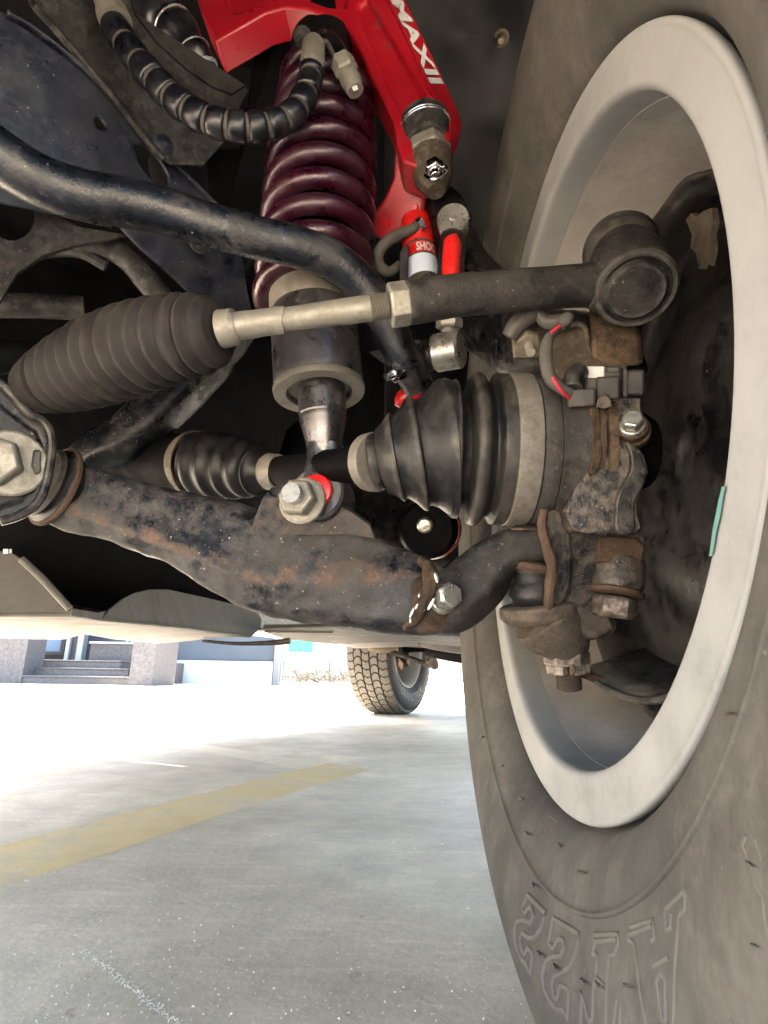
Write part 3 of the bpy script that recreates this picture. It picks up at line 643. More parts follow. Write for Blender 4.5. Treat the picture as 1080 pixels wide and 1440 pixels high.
for k in range(6):
    th = math.pi/3*k+.25+.0; c_ = u0*math.cos(th)+w0*math.sin(th); t_ = ax.normalized().cross(c_)
    nut.box(A+ax*.80+c_*px(.394, 22), c_*px(.394, 7), t_*px(.394, 8), ax*.20)
nut.build('castle_nut', m_tarn, lb, ang=25, bevel=.0008)
st_ = []
for i in range(26):
    t = i/25; st_.append((at(798+3*t, 938+30*t, .393), px(.393, 17.5 if i % 2 else 15.5)))
q = MB(); q.tube(st_, 24); q.build('threaded_stud', m_tarn, lb)
q = MB(); q.tube(pst([(805, 935, .372, 3), (806, 942, .372, 4), (805, 948, .374, 3)], 3), 8); q.build('cotter_pin', m_rust, lb)
q = MB(); q.tube(pst([(818, 948, .40, 5), (845, 958, .402, 5), (872, 972, .405, 5)], 3), 8, cs=kcs(.5)); q.build('retainer_tab', m_or, lb)

# ================================================================ forged arm of the ball joint
q = MB(); q.tube(pst([(612, 862, .425, 34), (640, 846, .42, 40), (668, 820, .412, 39), (695, 790, .405, 33), (722, 772, .40, 27), (750, 767, .397, 25), (775, 766, .395, 24)], 6), 28, cs=kcs(.55))
q.a = {}
fa = thing('ball_joint_arm', 'grey forged cranked arm linking the lower arm end to the ball joint', 'suspension arm', at(700, 800, .405))
q.build('forged_arm', m_rod, fa, ang=40, disp=.0015, dsc=60)
q = MB(); q.lathe(at(742, 745, .396), at(742, 740, .396), [(0, px(.396, 24)), (.6, px(.396, 24)), (1, px(.396, 18))], 24); q.build('grease_cap', m_rust, fa)

# ================================================================ LOWER CONTROL ARM
la = thing('lower_control_arm', 'long black lower control arm with a rust scraped seam and brown chips', 'control arm', at(360, 790, .45))
base = [(84, 692, .475, 46), (110, 702, .475, 47), (150, 712, .475, 46), (200, 727, .473, 48), (260, 744, .468, 53), (320, 768, .462, 64), (380, 793, .456, 70), (440, 806, .450, 68), (500, 816, .443, 66), (560, 832, .436, 60), (610, 843, .428, 48), (645, 850, .424, 32)]
stn = pst(base, 10); seg = 56; N_ = len(stn)
def lcs(i, th):
    c, s_ = math.cos(th), math.sin(th)
    c2 = math.copysign(abs(c)**.72, c); s2 = math.copysign(abs(s_)**.8, s_)
    # weld seam: a low ridge along the front face
    t = i/N_
    ph = TH0+.35*math.sin(t*5.0)
    dth = (th-ph+math.pi) % (2*math.pi)-math.pi
    k = 1+.075*math.exp(-(dth/.16)**2)-.07*math.exp(-((dth+.50)/.26)**2)-.06*math.exp(-((dth-.5)/.24)**2)+.03*noise.noise(Vector((t*9, math.cos(th)*1.5, math.sin(th)*1.5)))
    return c2*k, s2*.62*k
# angle of the front facing direction (+u is up): found from the frame of the sweep
T0 = (stn[3][0]-stn[2][0]).normalized(); u_ = (UP-T0*UP.dot(T0)).normalized(); w_ = T0.cross(u_)
toeye = (EYE-stn[N_//2][0]).normalized(); TH0 = math.atan2(toeye.dot(w_), toeye.dot(u_))
q = MB(); q.tube(stn, seg, cs=lcs, up=u_)
rust = []
for i in range(N_):
    t = i/N_; ph = TH0+.35*math.sin(t*5.0)
    for k in range(seg):
        th = 2*math.pi*k/seg; dth = (th-ph+math.pi) % (2*math.pi)-math.pi
        band = math.exp(-((dth+.02)/.40)**2)*(.47 if .10 < t < .92 else .25)+.08*noise.noise(Vector((t*14, th*3, 1)))
        if t > .88: band = max(band, .52)
        rust.append(band)
q.a['rust'] = rust
arm = q.build('arm_body', m_arm, la, ang=60, disp=.0014, dsc=70)
# bushing at the left end
A, B = at(58, 676, .462), at(92, 690, .478)
q = MB(); q.lathe(A, B, [(0, px(.47, 44)), (.12, px(.47, 50)), (.3, px(.47, 46)), (.42, px(.47, 54)), (.62, px(.47, 57)), (.72, px(.47, 50)), (1, px(.47, 49))], 40); q.build('bushing', m_rub, la)
q = MB(); q.lathe(A+(B-A)*.45, A+(B-A)*.68, [(0, px(.47, 55)), (.2, px(.47, 59)), (.7, px(.47, 59)), (1, px(.47, 56))], 40); q.build('bushing_lip', m_or, la)
# shock absorber ears on top
pl = plane3((375, 765, .444), (395, 690, .430), (510, 745, .438))
q = MB(); q.plate([at_pl(a, b, *pl) for a, b in ((345, 770), (358, 728), (369, 702), (381, 688), (400, 681), (425, 682), (448, 691), (472, 709), (496, 722), (520, 738), (528, 760), (500, 790), (430, 800), (370, 795))], pl[1], .006,
          [([at_pl(403+11*math.cos(k*.6283)-14, 692+8*math.sin(k*.6283), *pl) for k in range(10)], .004)])
o = q.build('shock_ear', m_arm, la, bevel=.0012, disp=.0008, dsc=70)
at_ = o.data.attributes.new('rust', 'FLOAT', 'POINT')
for i in range(len(o.data.vertices)): at_.data[i].value = .40
pl2 = (pl[0]-pl[1]*.045, pl[1])
q = MB(); q.plate([at_pl(a, b, *pl2) for a, b in ((430, 765), (440, 705), (470, 700), (510, 735), (540, 765), (500, 775))], pl[1], .006); q.build('shock_ear', m_blk, la, bevel=.0012)
ax = (at(404, 690, .395)-at(424, 704, .42)).normalized()
q = MB(); q.lathe(at(426, 705, .425), at(426, 705, .425)+ax*.004, [(0, px(.42, 34)), (.7, px(.42, 34)), (1, px(.42, 31))], 30); q.build('washer', m_zinc, la)
q = MB(); q.hexa(at(426, 705, .425)+ax*.004, ax, px(.42, 27), .012, rot=.4); q.build('hex_nut', m_zinc, la, ang=25, bevel=.0007)
st_ = [(at(426, 705, .425)+ax*(.012+.0007*i), px(.41, 14 if i % 2 else 12.6)) for i in range(18)]
q = MB(); q.tube(st_, 20); q.build('bolt_end', m_bolt, la)
# bolt with weld at the outer end
ax = (at(640, 834, .39)-at(622, 842, .41)).normalized()
q = MB(); q.tube([(at(612, 846, .412), px(.41, 42)), (at(618, 843, .408), px(.41, 36)), (at(624, 840, .404), px(.41, 24))], 26); q.build('weld_boss', m_rust, la, disp=.0018, dsc=90)
q = MB(); q.lathe(at(622, 842, .40), at(622, 842, .40)+ax*.004, [(0, px(.40, 23)), (1, px(.40, 21))], 24); q.hexa(at(622, 842, .40)+ax*.004, ax, px(.395, 19), .013, rot=.1); q.build('bright_bolt', m_bolt, la, ang=25, bevel=.001)
# white paint dabs beside the bolt
dab = MB()
for a, b, w1, h1, rt in ((606, 850, 2.6, 10, .5), (597, 856, 1.8, 6, .6), (586, 853, 2, 5, .5), (579, 862, 2, 8, .4), (613, 813, 2, 8, -.3), (589, 838, 1.4, 3, .2), (577, 873, 1.5, 4, 0)):
    pl = plane3((570, 850, .3915), (620, 850, .3855), (600, 880, .3885)); dab.plate(circ_px(a, b, w1, h1, pl, 8, rt), pl[1], .006)
dab.build('paint_dabs', m_wht, la, bevel=.0006)
# rusty ridge weld
q = MB(); q.tube(pst([(592, 788, .408, 7), (603, 800, .400, 10), (606, 822, .394, 11), (598, 845, .392, 10), (582, 872, .396, 8), (570, 884, .402, 5)], 5), 12); q.build('weld_bead', m_rust, la, disp=.0015, dsc=120)

# cam bolt bracket at the left edge
cb = thing('pivot_bracket', 'black pressed pivot bracket with a big cam bolt at the left edge', 'bracket', at(20, 650, .43))
pl = plane3((0, 560, .425), (60, 620, .44), (0, 730, .42))
out = [(-80, 480), (-20, 528), (8, 545), (38, 578), (58, 590), (68, 602), (73, 622), (70, 655), (62, 690), (48, 712), (25, 726), (0, 733), (-80, 745)]
q = MB(); q.plate([at_pl(a, b, *pl) for a, b in out], pl[1], .005, [([at_pl(a, b, *pl) for a, b in ((-70, 560), (-10, 560), (30, 592), (52, 606), (58, 622), (56, 655), (46, 690), (28, 706), (0, 715), (-70, 720))], .004)]); q.build('bracket_plate', m_blk, cb, bevel=.002)
q = MB(); q.tube([(at_pl(a, b, pl[0]+pl[1]*.004, pl[1]), .0035) for a, b, *_ in cr([(x, y, 0) for x, y in out[1:12]], 4)], 10); q.build('rolled_edge', m_blk, cb)
c0 = at_pl(14, 652, *pl); n_ = pl[1]
q = MB(); q.lathe(c0-n_*.002, c0+n_*.004, [(0, px(.42, 47)), (.8, px(.42, 47)), (1, px(.42, 44))], 36); q.build('cam_washer', m_zinc, cb)
q = MB(); q.hexa(c0+n_*.004-Vector((.010, 0, 0)), n_+Vector((-.25, 0, 0)), px(.41, 37), .018, rot=.35); q.build('hex_bolt', m_zinc, cb, ang=25, bevel=.0012)
q = MB(); q.plate([at_pl(a, b, pl[0]+n_*.006, n_) for a, b in ((47, 632), (58, 632), (58, 664), (50, 668), (44, 655))], n_, .005); q.build('cam_stop', m_blk, cb, bevel=.0015)

# ================================================================ TIE ROD
tr = thing('tie_rod', 'steering tie rod with pale inner rod, lock nut and black outer end', 'tie rod', at(600, 430, .36))
q = MB(); q.tube(pst([(838, 400, .362, 30), (820, 402, .362, 29), (740, 407, .360, 28.5), (660, 414, .358, 29), (600, 422, .356, 30), (573, 426, .355, 30)], 5), 30); q.build('outer_rod', m_rod, tr, disp=.0006, dsc=120)
A, B = at(575, 426, .355), at(547, 430, .354); q = MB(); q.hexa(A, B-A, px(.355, 31), (B-A).length, cham=.07, rot=.5); q.build('lock_nut', m_zinc, tr, ang=25, bevel=.0008)
q = MB(); q.tube([(at(547-26*i/27, 430+3.2*i/27, .354), px(.354, 19 if i % 2 else 17)) for i in range(28)], 24); q.build('threads', m_zinc, tr)
q = MB(); q.tube(pst([(522, 433, .354, 18), (500, 436, .354, 18), (440, 444, .353, 17), (400, 450, .353, 16.5), (398, 450, .353, 18.5), (360, 455, .353, 19), (335, 459, .353, 19.5), (322, 461, .353, 19.5)], 4), 24); q.build('inner_rod', m_zinc, tr, disp=.0004, dsc=150)
# ball end
C1, C0 = at(896, 411, .345), at(872, 350, .398); axb = (C1-C0)
q = MB(); q.lathe(C0+axb*.18, C1, [(0, .0205), (.2, .0235), (.45, .0245), (.84, .0247), (.93, .0244), (.965, .0228), (.965, .0205), (.92, .0198), (.92, .0186), (.96, .0180), (1.0, .0160), (.99, .0115), (1.0, .0085), (1.0, .003)], 40); q.build('ball_housing', m_rod, tr, ang=30)
q = MB(); q.lathe(C0-axb*.16, C0+axb*.22, [(0, .014), (.1, .020), (.25, .0235), (.35, .0215), (.5, .0255), (.62, .0225), (.8, .0245), (1, .021)], 36); q.build('dust_boot', m_rub, tr)
q = MB(); a0 = at(845, 401, .362); q.tube(pst([(832, 400, .362, 31), (850, 402, .362, 38), (868, 404, .363, 42)], 4), 24); q.build('neck', m_rod, tr)
# rack bellows
bw = [(322, 461, .354, 24), (316, 462, .355, 25)]
axis = [(308, 464, .357, 40), (296, 467, .359, 52), (275, 471, .363, 58), (250, 475, .367, 60), (200, 488, .382, 65), (150, 505, .400, 63), (110, 521, .416, 57), (84, 531, .428, 50), (62, 539, .438, 42), (50, 543, .444, 36)]
ax_s = cr(axis, 20); st_ = []; acc = 0
for i, a in enumerate(ax_s):
    if i: acc += math.hypot(a[0]-ax_s[i-1][0], a[1]-ax_s[i-1][1])
    ph = (acc/18.5) % 1; rip = (1-abs(2*ph-1))**.75
    k = .86+.14*rip if 8 < acc < 242 else 1
    st_.append((at(a[0], a[1], a[2]), px(a[2], a[3])*k))
q = MB(); q.tube(st_, 40); rb_ = one(q, 'steering_bellows', m_rubd, 'ribbed grey black rubber bellows on the inner end of the tie rod', 'bellows', ang=80)
q = MB(); q.tube(pst([(333, 459, .353, 21), (331, 459.5, .353, 25), (312, 463, .355, 26.5), (310, 463, .355, 24)], 1), 30); one(q, 'bellows_clamp', m_fit, 'pale metal clamp ring closing the ribbed bellows', 'clamp')

# ================================================================ DRIVE SHAFT
dsft = thing('drive_shaft', 'drive shaft with big ribbed black CV boot pointing at the wheel hub', 'drive shaft', (.05, .376, .32))
def X_(p): return (p-540)*.000505
def axis_pt(x):
    # along the wheel axis, easing into the shaft's own direction towards the left
    k = max(0., (.045-x)); return Vector((x, .376+.13*k*k/.06, .375-.008*k/.05))
prof = [(522, .0175), (524, .0200), (526, .0207), (533, .0207), (535, .0200), (536, .0225), (546, .0262), (556, .0318), (558.5, .0318), (559.5, .0300), (564, .0305), (574, .0352), (583, .0408), (587, .0414), (589, .0408), (590.5, .0384), (596, .0378), (604, .0400), (612, .0438), (620, .0478), (626, .0494), (629, .0494), (631, .0480), (633, .0480), (635, .0488), (637, .0480), (639, .0430), (644, .0404), (650, .0400), (653, .0425), (655, .0500), (658, .0532), (662, .0541), (668, .0537), (672, .0520), (676, .0485), (681, .0474), (684, .0480), (686, .0500), (689, .0528), (692, .0533), (704, .0531)]
q = MB(); q.tube([(axis_pt(X_(a)), b) for a, b in prof], 72); q.build('outer_boot', m_rub, dsft, ang=42)
q = MB(); q.lathe(Vector((X_(704.5), .376, .375)), Vector((X_(737), .376, .375)), [(0, .0520), (.06, .0535), (.2, .0540), (.5, .0536), (.8, .0540), (.94, .0535), (1, .0520)], 64); q.build('boot_clamp', m_clamp, dsft)
q = MB(); q.lathe(Vector((X_(737.5), .376, .375)), Vector((X_(806), .376, .375)), [(0, .0525), (.04, .0533), (.30, .0533), (.32, .0525), (.34, .0533), (1, .0533)], 64); q.build('joint_housing', m_rod, dsft)
s0 = axis_pt(X_(524)); s1 = at(388, 664, .50)
q = MB(); q.tube([(s0, .0165), (s0.lerp(s1, .12), .0165), (s0.lerp(s1, .14), .0135), (s1, .0135)], 24); q.build('shaft', m_dark, dsft)
q = MB(); q.lathe(s0+(s0-s1).normalized()*.004, s0+(s1-s0).normalized()*.006, [(0, .0200), (.2, .0215), (.8, .0210), (1, .0190)], 32); q.build('small_clamp', m_clamp, dsft)
ib = [(392, 664, .50, 22), (372, 663, .505, 24), (366, 662, .508, 36), (358, 661, .512, 34), (350, 660, .515, 41), (341, 659, .52, 38), (332, 658, .525, 45), (322, 657, .53, 41), (312, 656, .535, 48), (301, 655, .54, 43), (290, 654, .545, 47), (284, 653.5, .548, 44), (278, 653, .55, 46)]
q = MB(); q.tube(pst(ib, 4), 40); q.build('inner_boot', mat('inner_boot_rubber', (.005, .005, .006), .4, dirt=(.02, .018, .016), damt=.4, dscale=30, soft=.2, bump=.1, spec=.25), dsft, ang=75)
q = MB(); q.tube(pst([(279, 653, .55, 40), (230, 650, .58, 42), (150, 648, .62, 50)], 3), 32); q.build('inner_joint', m_dark, dsft)
q = MB(); q.tube(pst([(394, 664, .497, 22), (392, 664, .498, 25.5), (378, 663, .502, 26), (376, 663, .503, 23)], 1), 30); q.build('small_clamp', m_clamp, dsft)
q = MB(); q.tube(pst([(281, 653, .549, 44), (280, 653, .550, 47), (274, 652.5, .553, 47), (273, 652.5, .554, 44)], 1), 40); q.build('boot_clamp', m_brk, dsft)

# ================================================================ COILOVER
co = thing('coilover_shock', 'coil spring shock absorber with dark wine red spring and grey body', 'shock absorber', at(455, 700, .455))
ctop, clow = at(459, 122, .565), at(441, 428, .492)
axc = (clow-ctop); Lc = axc.length; axn = axc/Lc
u_ = (Vector((1, 0, 0))-axn*axn.x).normalized(); w_ = axn.cross(u_)
st_ = []; turns = 9.3
for i in range(int(turns*36)+1):
    t = i/(turns*36); a = 2*math.pi*turns*t+1.9
    rr = .0375+.0065*min(1, t*3.2)
    st_.append((ctop+axn*(Lc*t)+(u_*math.cos(a)+w_*math.sin(a))*rr, .0086))
q = MB(); q.tube(st_, 14); q.build('spring', m_spr, co, ang=80)
q = MB(); q.lathe(at(460, 60, .585), at(447, 400, .495), [(0, .026), (1, .026)], 30); q.build('inner_tube', m_dark, co)
bt0, bt1 = at(438, 392, .492), at(449, 552, .462)
q = MB(); q.lathe(bt0, bt1, [(0, .030), (.0, .0335), (.03, .0350), (.10, .0352), (.13, .0345), (.30, .0350), (.36, .0365), (.80, .0365), (.90, .0365), (.97, .0355), (1, .034), (1, .026), (.95, .024)], 56); q.build('spring_seat', m_body, co, ang=28)
q = MB(); q.lathe(bt0+(bt1-bt0)*.955, bt0+(bt1-bt0)*1.01, [(0, .0368), (.3, .0375), (1, .0368), (1, .027), (.2, .027)], 56); q.build('lower_lip', m_fit, co)
q = MB(); q.lathe(bt0+(bt1-bt0)*.06, bt0+(bt1-bt0)*.34, [(0, .0350), (.06, .0368), (.8, .0372), (1, .0366)], 56); q.build('collar', mat('brown_steel', (.26, .235, .20), .34, .7, var=.2, dirt=(.08, .065, .05), damt=.42, dscale=24, soft=.2, bump=.06), co, ang=28)
q = MB(); q.lathe(bt0+(bt1-bt0)*-.02, bt0+(bt1-bt0)*.05, [(0, .033), (.3, .0362), (.7, .0362), (1, .034)], 56); q.build('top_ring', m_bolt, co)
sh0, sh1 = at(451, 528, .466), at(457, 642, .456)
q = MB(); q.lathe(sh0, sh1, [(0, .0195), (.48, .0195), (.5, .0190), (.56, .0190), (.80, .0150), (1, .0140)], 40); q.build('piston_rod', m_body, co, ang=20)
# forked eye at the bottom
e0 = at(455, 700, .449); exd = (at(404, 690, .395)-at(424, 704, .42)).normalized()
q = MB(); q.tube([(sh1.lerp(e0, -.25), .0145), (sh1.lerp(e0, .1), .0140), (sh1.lerp(e0, .5), .0165), (sh1.lerp(e0, .8), .019), (e0, .0205)], 28, cs=kcs(.62)); q.build('eye_stem', m_body, co, ang=30)
q = MB(); q.lathe(e0-exd*.018, e0+exd*.0165, [(0, .0195), (.06, .0215), (.94, .0215), (1, .0195)], 40); q.build('lower_eye', m_body, co, ang=25)
q = MB(); q.lathe(e0+exd*.0166, e0+exd*.0215, [(0, .0128), (.3, .0136), (.8, .0128), (1, .010)], 36); q.build('bushing', m_redp, co)
q = MB(); q.lathe(e0-exd*.03, e0+exd*.023, [(0, .007), (1, .007)], 20); q.build('sleeve', m_zinc, co)
# top mount plate
q = MB(); q.lathe(at(466, 30, .66), at(461, 100, .60), [(0, .046), (.2, .047), (.4, .045), (.7, .040), (1, .030)], 40); q.build('top_mount', m_dark, co)
# hose banjo and knobs on the reservoir head
q = MB(); q.tube(pst([(452, 52, .50, 10), (468, 60, .495, 11), (478, 78, .49, 12), (484, 90, .488, 12)], 4), 16); q.build('banjo', m_chr, co)
A = at(480, 84, .488); B = at(500, 128, .482); q = MB(); q.hexa(A, B-A, px(.488, 17), (B-A).length*.45, rot=.2); q.lathe(A+(B-A)*.45, B, [(0, px(.488, 13)), (.3, px(.488, 15)), (1, px(.488, 12))], 20); q.build('adjuster', m_zinc, co, ang=25, bevel=.0005)
q = MB(); q.lathe(at(428, 62, .50), at(425, 50, .505), [(0, px(.5, 9)), (.5, px(.5, 13)), (1, px(.5, 13))], 18); q.build('cap_screw', m_grey, co)
q = MB(); q.box(at(497, 118, .4795), (at(501, 128, .4795)-at(497, 118, .4795))*.9, (at(502, 116, .4795)-at(497, 118, .4795))*.7, (at(497, 118, .482)-at(497, 118, .4795))); q.build('label', m_wht, co)

# ================================================================ WRAPPED HOSE
hs = thing('wrapped_hose', 'black spiral wrapped hydraulic hose looping across to the coil spring', 'hose', at(330, 178, .45))
hp = [(150, 8, .47, 20), (165, 44, .465, 20), (188, 78, .46, 20.5), (214, 108, .455, 21), (246, 140, .452, 21), (286, 166, .45, 21), (330, 178, .452, 20.5), (376, 177, .458, 20), (412, 160, .466, 19), (430, 132, .476, 18.5), (438, 104, .484, 18), (440, 84, .49, 17)]
hq = cr(hp, 40)
q = MB(); q.tube([(at(a, b, d), px(d, r)*.86) for a, b, d, r in hq[28:-10:4]], 20); q.build('hose_core', m_hsc, hs)
L_ = [0]
for i in range(1, len(hq)): L_.append(L_[-1]+math.hypot(hq[i][0]-hq[i-1][0], hq[i][1]-hq[i-1][1]))
def hat(s_):
    for i in range(1, len(hq)):
        if L_[i] >= s_:
            t = (s_-L_[i-1])/max(1e-6, L_[i]-L_[i-1]); return tuple(x+(y-x)*t for x, y in zip(hq[i-1], hq[i]))
    return hq[-1]
s_ = 28.; end = L_[-1]-22
while s_ < end:
    k = s_/L_[-1]; ln_ = 36-14*k; gap = 5.5-2*k
    st_ = []
    for j in range(9):
        t = j/8; a, b, d, r = hat(min(end+5, s_+t*(ln_-gap))); bul = .90+.12*math.sin(math.pi*t)**.45
        st_.append((at(a, b, d), px(d, r)*bul))
    q = MB(); q.tube(st_, 22); q.build('wrap_segment', m_hose, hs, ang=70); s_ += ln_
q = MB(); q.tube(pst([(140, -30, .475, 17), (150, 0, .472, 18), (156, 14, .47, 18.5), (158, 20, .468, 22), (164, 33, .466, 22)], 3), 24); q.build('end_fitting', m_fit, hs)
q = MB(); q.tube(pst([(441, 60, .495, 12), (441, 64, .494, 16), (439, 92, .486, 17.5), (438, 97, .485, 16)], 2), 24); q.build('end_fitting', m_fit, hs)

# second glossy hose at the top
h2 = thing('banded_pipe', 'glossy black ribbed pipe with silver bands at the top left', 'pipe', at(250, 50, .55))
q = MB(); q.tube(pst([(196, -30, .55, 28), (215, 0, .55, 28), (232, 22, .55, 30), (240, 34, .55, 26), (252, 48, .55, 30), (264, 66, .55, 24), (274, 80, .55, 25), (284, 92, .552, 20), (296, 108, .555, 15)], 4), 26); q.build('pipe_body', m_hose, h2, ang=60)
for a, b, r in ((243, 34, 28), (271, 75, 25.2), (287, 97, 20)):
    q = MB(); q.lathe(at(a, b, .55), at(a+1.6, b+2.4, .55), [(0, px(.55, r)), (.5, px(.55, r+.6)), (1, px(.55, r))], 26); q.build('band', m_bolt, h2)

# ================================================================ UPPER CONTROL ARM (red)
ua = thing('upper_control_arm', 'bright red machined upper control arm with white lettering at the top', 'control arm', at(600, 190, .52))
pl = plane3((600, 180, .508), (300, 40, .585), (540, -60, .60))
P_ = lambda lst, p_=pl: [at_pl(a, b, *p_) for a, b in lst]
outer = [(262, -120), (268, -30), (282, 15), (303, 58), (345, 34), (372, 18), (400, 10), (432, 12), (470, 24), (492, 42), (506, 70), (522, 108), (544, 150), (554, 172), (558, 200), (566, 226), (600, 238), (622, 214), (632, 194), (632, 172), (622, 158), (598, 112), (566, 44), (536, -18), (494, -110)]
pk1 = [(502, 6), (516, -4), (540, 34), (594, 128), (597, 142), (590, 150), (566, 158), (554, 138), (530, 90), (506, 34)]
pk2 = [(300, -60), (480, -60), (494, -12), (486, 12), (462, 10), (430, -2), (396, -4), (362, 4), (338, 20), (322, 18), (308, -20)]
q = MB(); q.plate(P_(outer), pl[1], .032, [(P_(pk1), .005), (P_(pk2), .005)]); q.build('arm_body', m_red, ua, bevel=.0022, ang=28)
# lower web under the ball joint
pl_w = plane3((560, 230, .525), (592, 250, .522), (540, 320, .55))
q = MB(); q.plate(P_([(556, 195), (572, 215), (592, 236), (600, 262), (594, 300), (578, 330), (545, 342), (524, 330), (524, 300), (540, 278), (552, 250)], pl_w), pl_w[1], .02); q.build('lower_web', m_red, ua, bevel=.003)
for a, b in ((585, 292), (546, 315)):
    q = MB(); c0 = at_pl(a, b, *pl_w); q.lathe(c0-pl_w[1]*.001, c0+pl_w[1]*.003, [(0, .0028), (1, .0022)], 12); q.build('rivet', m_redp, ua)
# sloping outer face that carries the lettering
si = [(622, 214), (632, 194), (632, 172), (622, 158), (598, 112), (566, 44), (536, -18), (494, -110)]
so_ = [(634, 216), (646, 196), (650, 175), (646, 158), (622, 106), (590, 40), (562, -18), (520, -110)]
nA = pl[1]; ps = (pl[0]-nA*.013, nA)
A_ = [at_pl(a, b, *pl)-nA*.0003 for a, b in si]; B_ = [at_pl(a, b, *ps) for a, b in so_]; D_ = [p-nA*.031 for p in A_]
q = MB(); n8 = len(A_); q.add(A_+B_+D_, [(i, i+1, n8+i+1, n8+i) for i in range(n8-1)]+[(n8+i, n8+i+1, 2*n8+i+1, 2*n8+i) for i in range(n8-1)]+[(2*n8+i, 2*n8+i+1, i+1, i) for i in range(n8-1)]+[(0, n8, 2*n8), (n8-1, 2*n8-1, 3*n8-1)])
q.build('outer_face', m_red, ua, bevel=.0018, ang=28)
qa, qb = A_[6].lerp(B_[6], .16), A_[4].lerp(B_[4], .16)
ex = (qb-qa); Lx = ex.length; ex = ex/Lx; fn = (A_[4]-A_[6]).cross(B_[6]-A_[6]).normalized()
if fn.dot(A_[5]-EYE) > 0: fn = -fn
ey = fn.cross(ex).normalized()
if (B_[5]-A_[5]).dot(ey) < 0: ey = -ey
O1 = qa-ex*.004+fn*.0004; wd_ = (B_[5]-A_[5]).dot(ey)*.62
tm = text_mb('SMAXII', O1, ex, ey, 1, 0, shear=-.35, fit=(Lx*1.08, wd_), bold=.035)
tm.v = [p+fn*.0007 for p in tm.v]; tm.build('lettering', m_wht, ua)
# ball joint
B0, B1 = at(596, 172, .524), at(613, 270, .497)
q = MB(); q.lathe(B0, B1, [(0, .0225), (.10, .0225), (.12, .0235), (.16, .0235), (.18, .0225), (.30, .0220), (.36, .0200)], 36); q.build('joint_housing', m_rod, ua)
for t in (.115, .15):
    q = MB(); q.lathe(B0+(B1-B0)*(t-.012), B0+(B1-B0)*(t+.012), [(0, .0228), (.5, .0242), (1, .0228)], 36); q.build('retaining_ring', m_chr, ua)
q = MB(); q.hexa(B0+(B1-B0)*.36, B1-B0, .0205, (B1-B0).length*.17, rot=.4); q.build('hex_collar', m_zinc, ua, ang=25, bevel=.001)
q = MB(); q.lathe(B0+(B1-B0)*.53, B1, [(0, .0190), (.2, .0195), (.6, .017), (.85, .0125), (1, .008)], 30); q.build('dome', m_brk, ua)
q = MB(); A = at(610, 232, .487); ax = at(613, 252, .478)-A; q.hexa(A, ax, .0085, .010, rot=.5); q.lathe(A+ax.normalized()*.010, A+ax.normalized()*.016, [(0, .005), (1, .004)], 16); q.build('castle_nut', m_chr, ua, ang=25, bevel=.0005)
q = MB(); q.tube(pst([(598, 246, .476, 2.5), (606, 252, .473, 2.5), (618, 250, .473, 2.5), (628, 240, .476, 2.5), (626, 232, .48, 2.5)], 4), 8); q.build('cotter_pin', m_chr, ua)

# ================================================================ STABILISER BAR
q = MB(); q.tube(pst([(-70, 165, .335, 37), (-20, 205, .34, 36), (30, 240, .35, 35.5), (80, 264, .36, 34.5), (130, 278, .37, 34), (180, 286, .38, 33), (235, 298, .39, 31), (300, 318, .40, 29.5), (360, 334, .41, 28.5), (420, 348, .42, 28), (470, 368, .43, 27.5), (510, 402, .44, 26.5), (538, 445, .448, 26), (562, 492, .455, 25), (582, 530, .465, 23), (590, 548, .47, 20)], 6), 32)
one(q, 'stabiliser_bar', m_bar, 'thick bent black stabiliser bar sweeping down from the left edge', 'stabiliser bar', ang=70, disp=.0004, dsc=100)

# ================================================================ STABILISER LINK
sk_ = thing('stabiliser_link', 'stabiliser link with silver ball ends and a red body', 'link rod', at(630, 500, .46))
A = at(638, 322, .478); ax = at(637, 305, .462)-A
q = MB(); q.lathe(A-ax*.5, A+ax, [(0, .010), (.25, .0122), (.62, .0128), (.86, .0132), (.93, .0132), (1, .0120), (1, .0100), (.985, .0098), (.98, .003), (1.02, .002)], 36); q.build('ball_end', m_bolt, sk_, ang=25)
q = MB(); q.tube(pst([(637, 332, .470, 17), (636, 350, .468, 18.5), (634, 380, .466, 19), (632, 404, .466, 19)], 4), 24, cs=kcs(.8)); q.build('rubber_sleeve', m_rub, sk_)
q = MB(); q.tube(pst([(637, 340, .459, 10), (636.5, 343, .458, 12), (635, 365, .456, 12.2), (634, 392, .455, 12)], 4), 20, cs=kcs(.7)); q.build('red_body', m_redp, sk_)
q = MB(); A = at(632, 448, .462); B = at(631, 472, .462); q.hexa(A, B-A, px(.46, 19), (B-A).length*.6, rot=.2); q.lathe(A+(B-A)*.6, B, [(0, px(.46, 10)), (1, px(.46, 12))], 16); q.build('jam_nut', m_zinc, sk_, ang=25)
A, B = at(612, 497, .468), at(650, 490, .458)
q = MB(); q.lathe(A, B, [(0, px(.46, 25)), (.06, px(.46, 27)), (.5, px(.46, 27)), (.9, px(.46, 27)), (.98, px(.46, 24)), (1, px(.46, 20))], 36); q.build('ball_end', m_bolt, sk_, ang=25)
q = MB(); q.tube(pst([(612, 497, .468, 24), (606, 499, .469, 19), (602, 500, .470, 23), (597, 501, .471, 17), (593, 502, .472, 19)], 4), 26); q.build('ball_boot', m_rub, sk_)
q = MB(); q.lathe(at(593, 502, .472), at(589, 503, .473), [(0, px(.47, 24)), (1, px(.47, 24))], 26); q.build('washer', m_zinc, sk_)
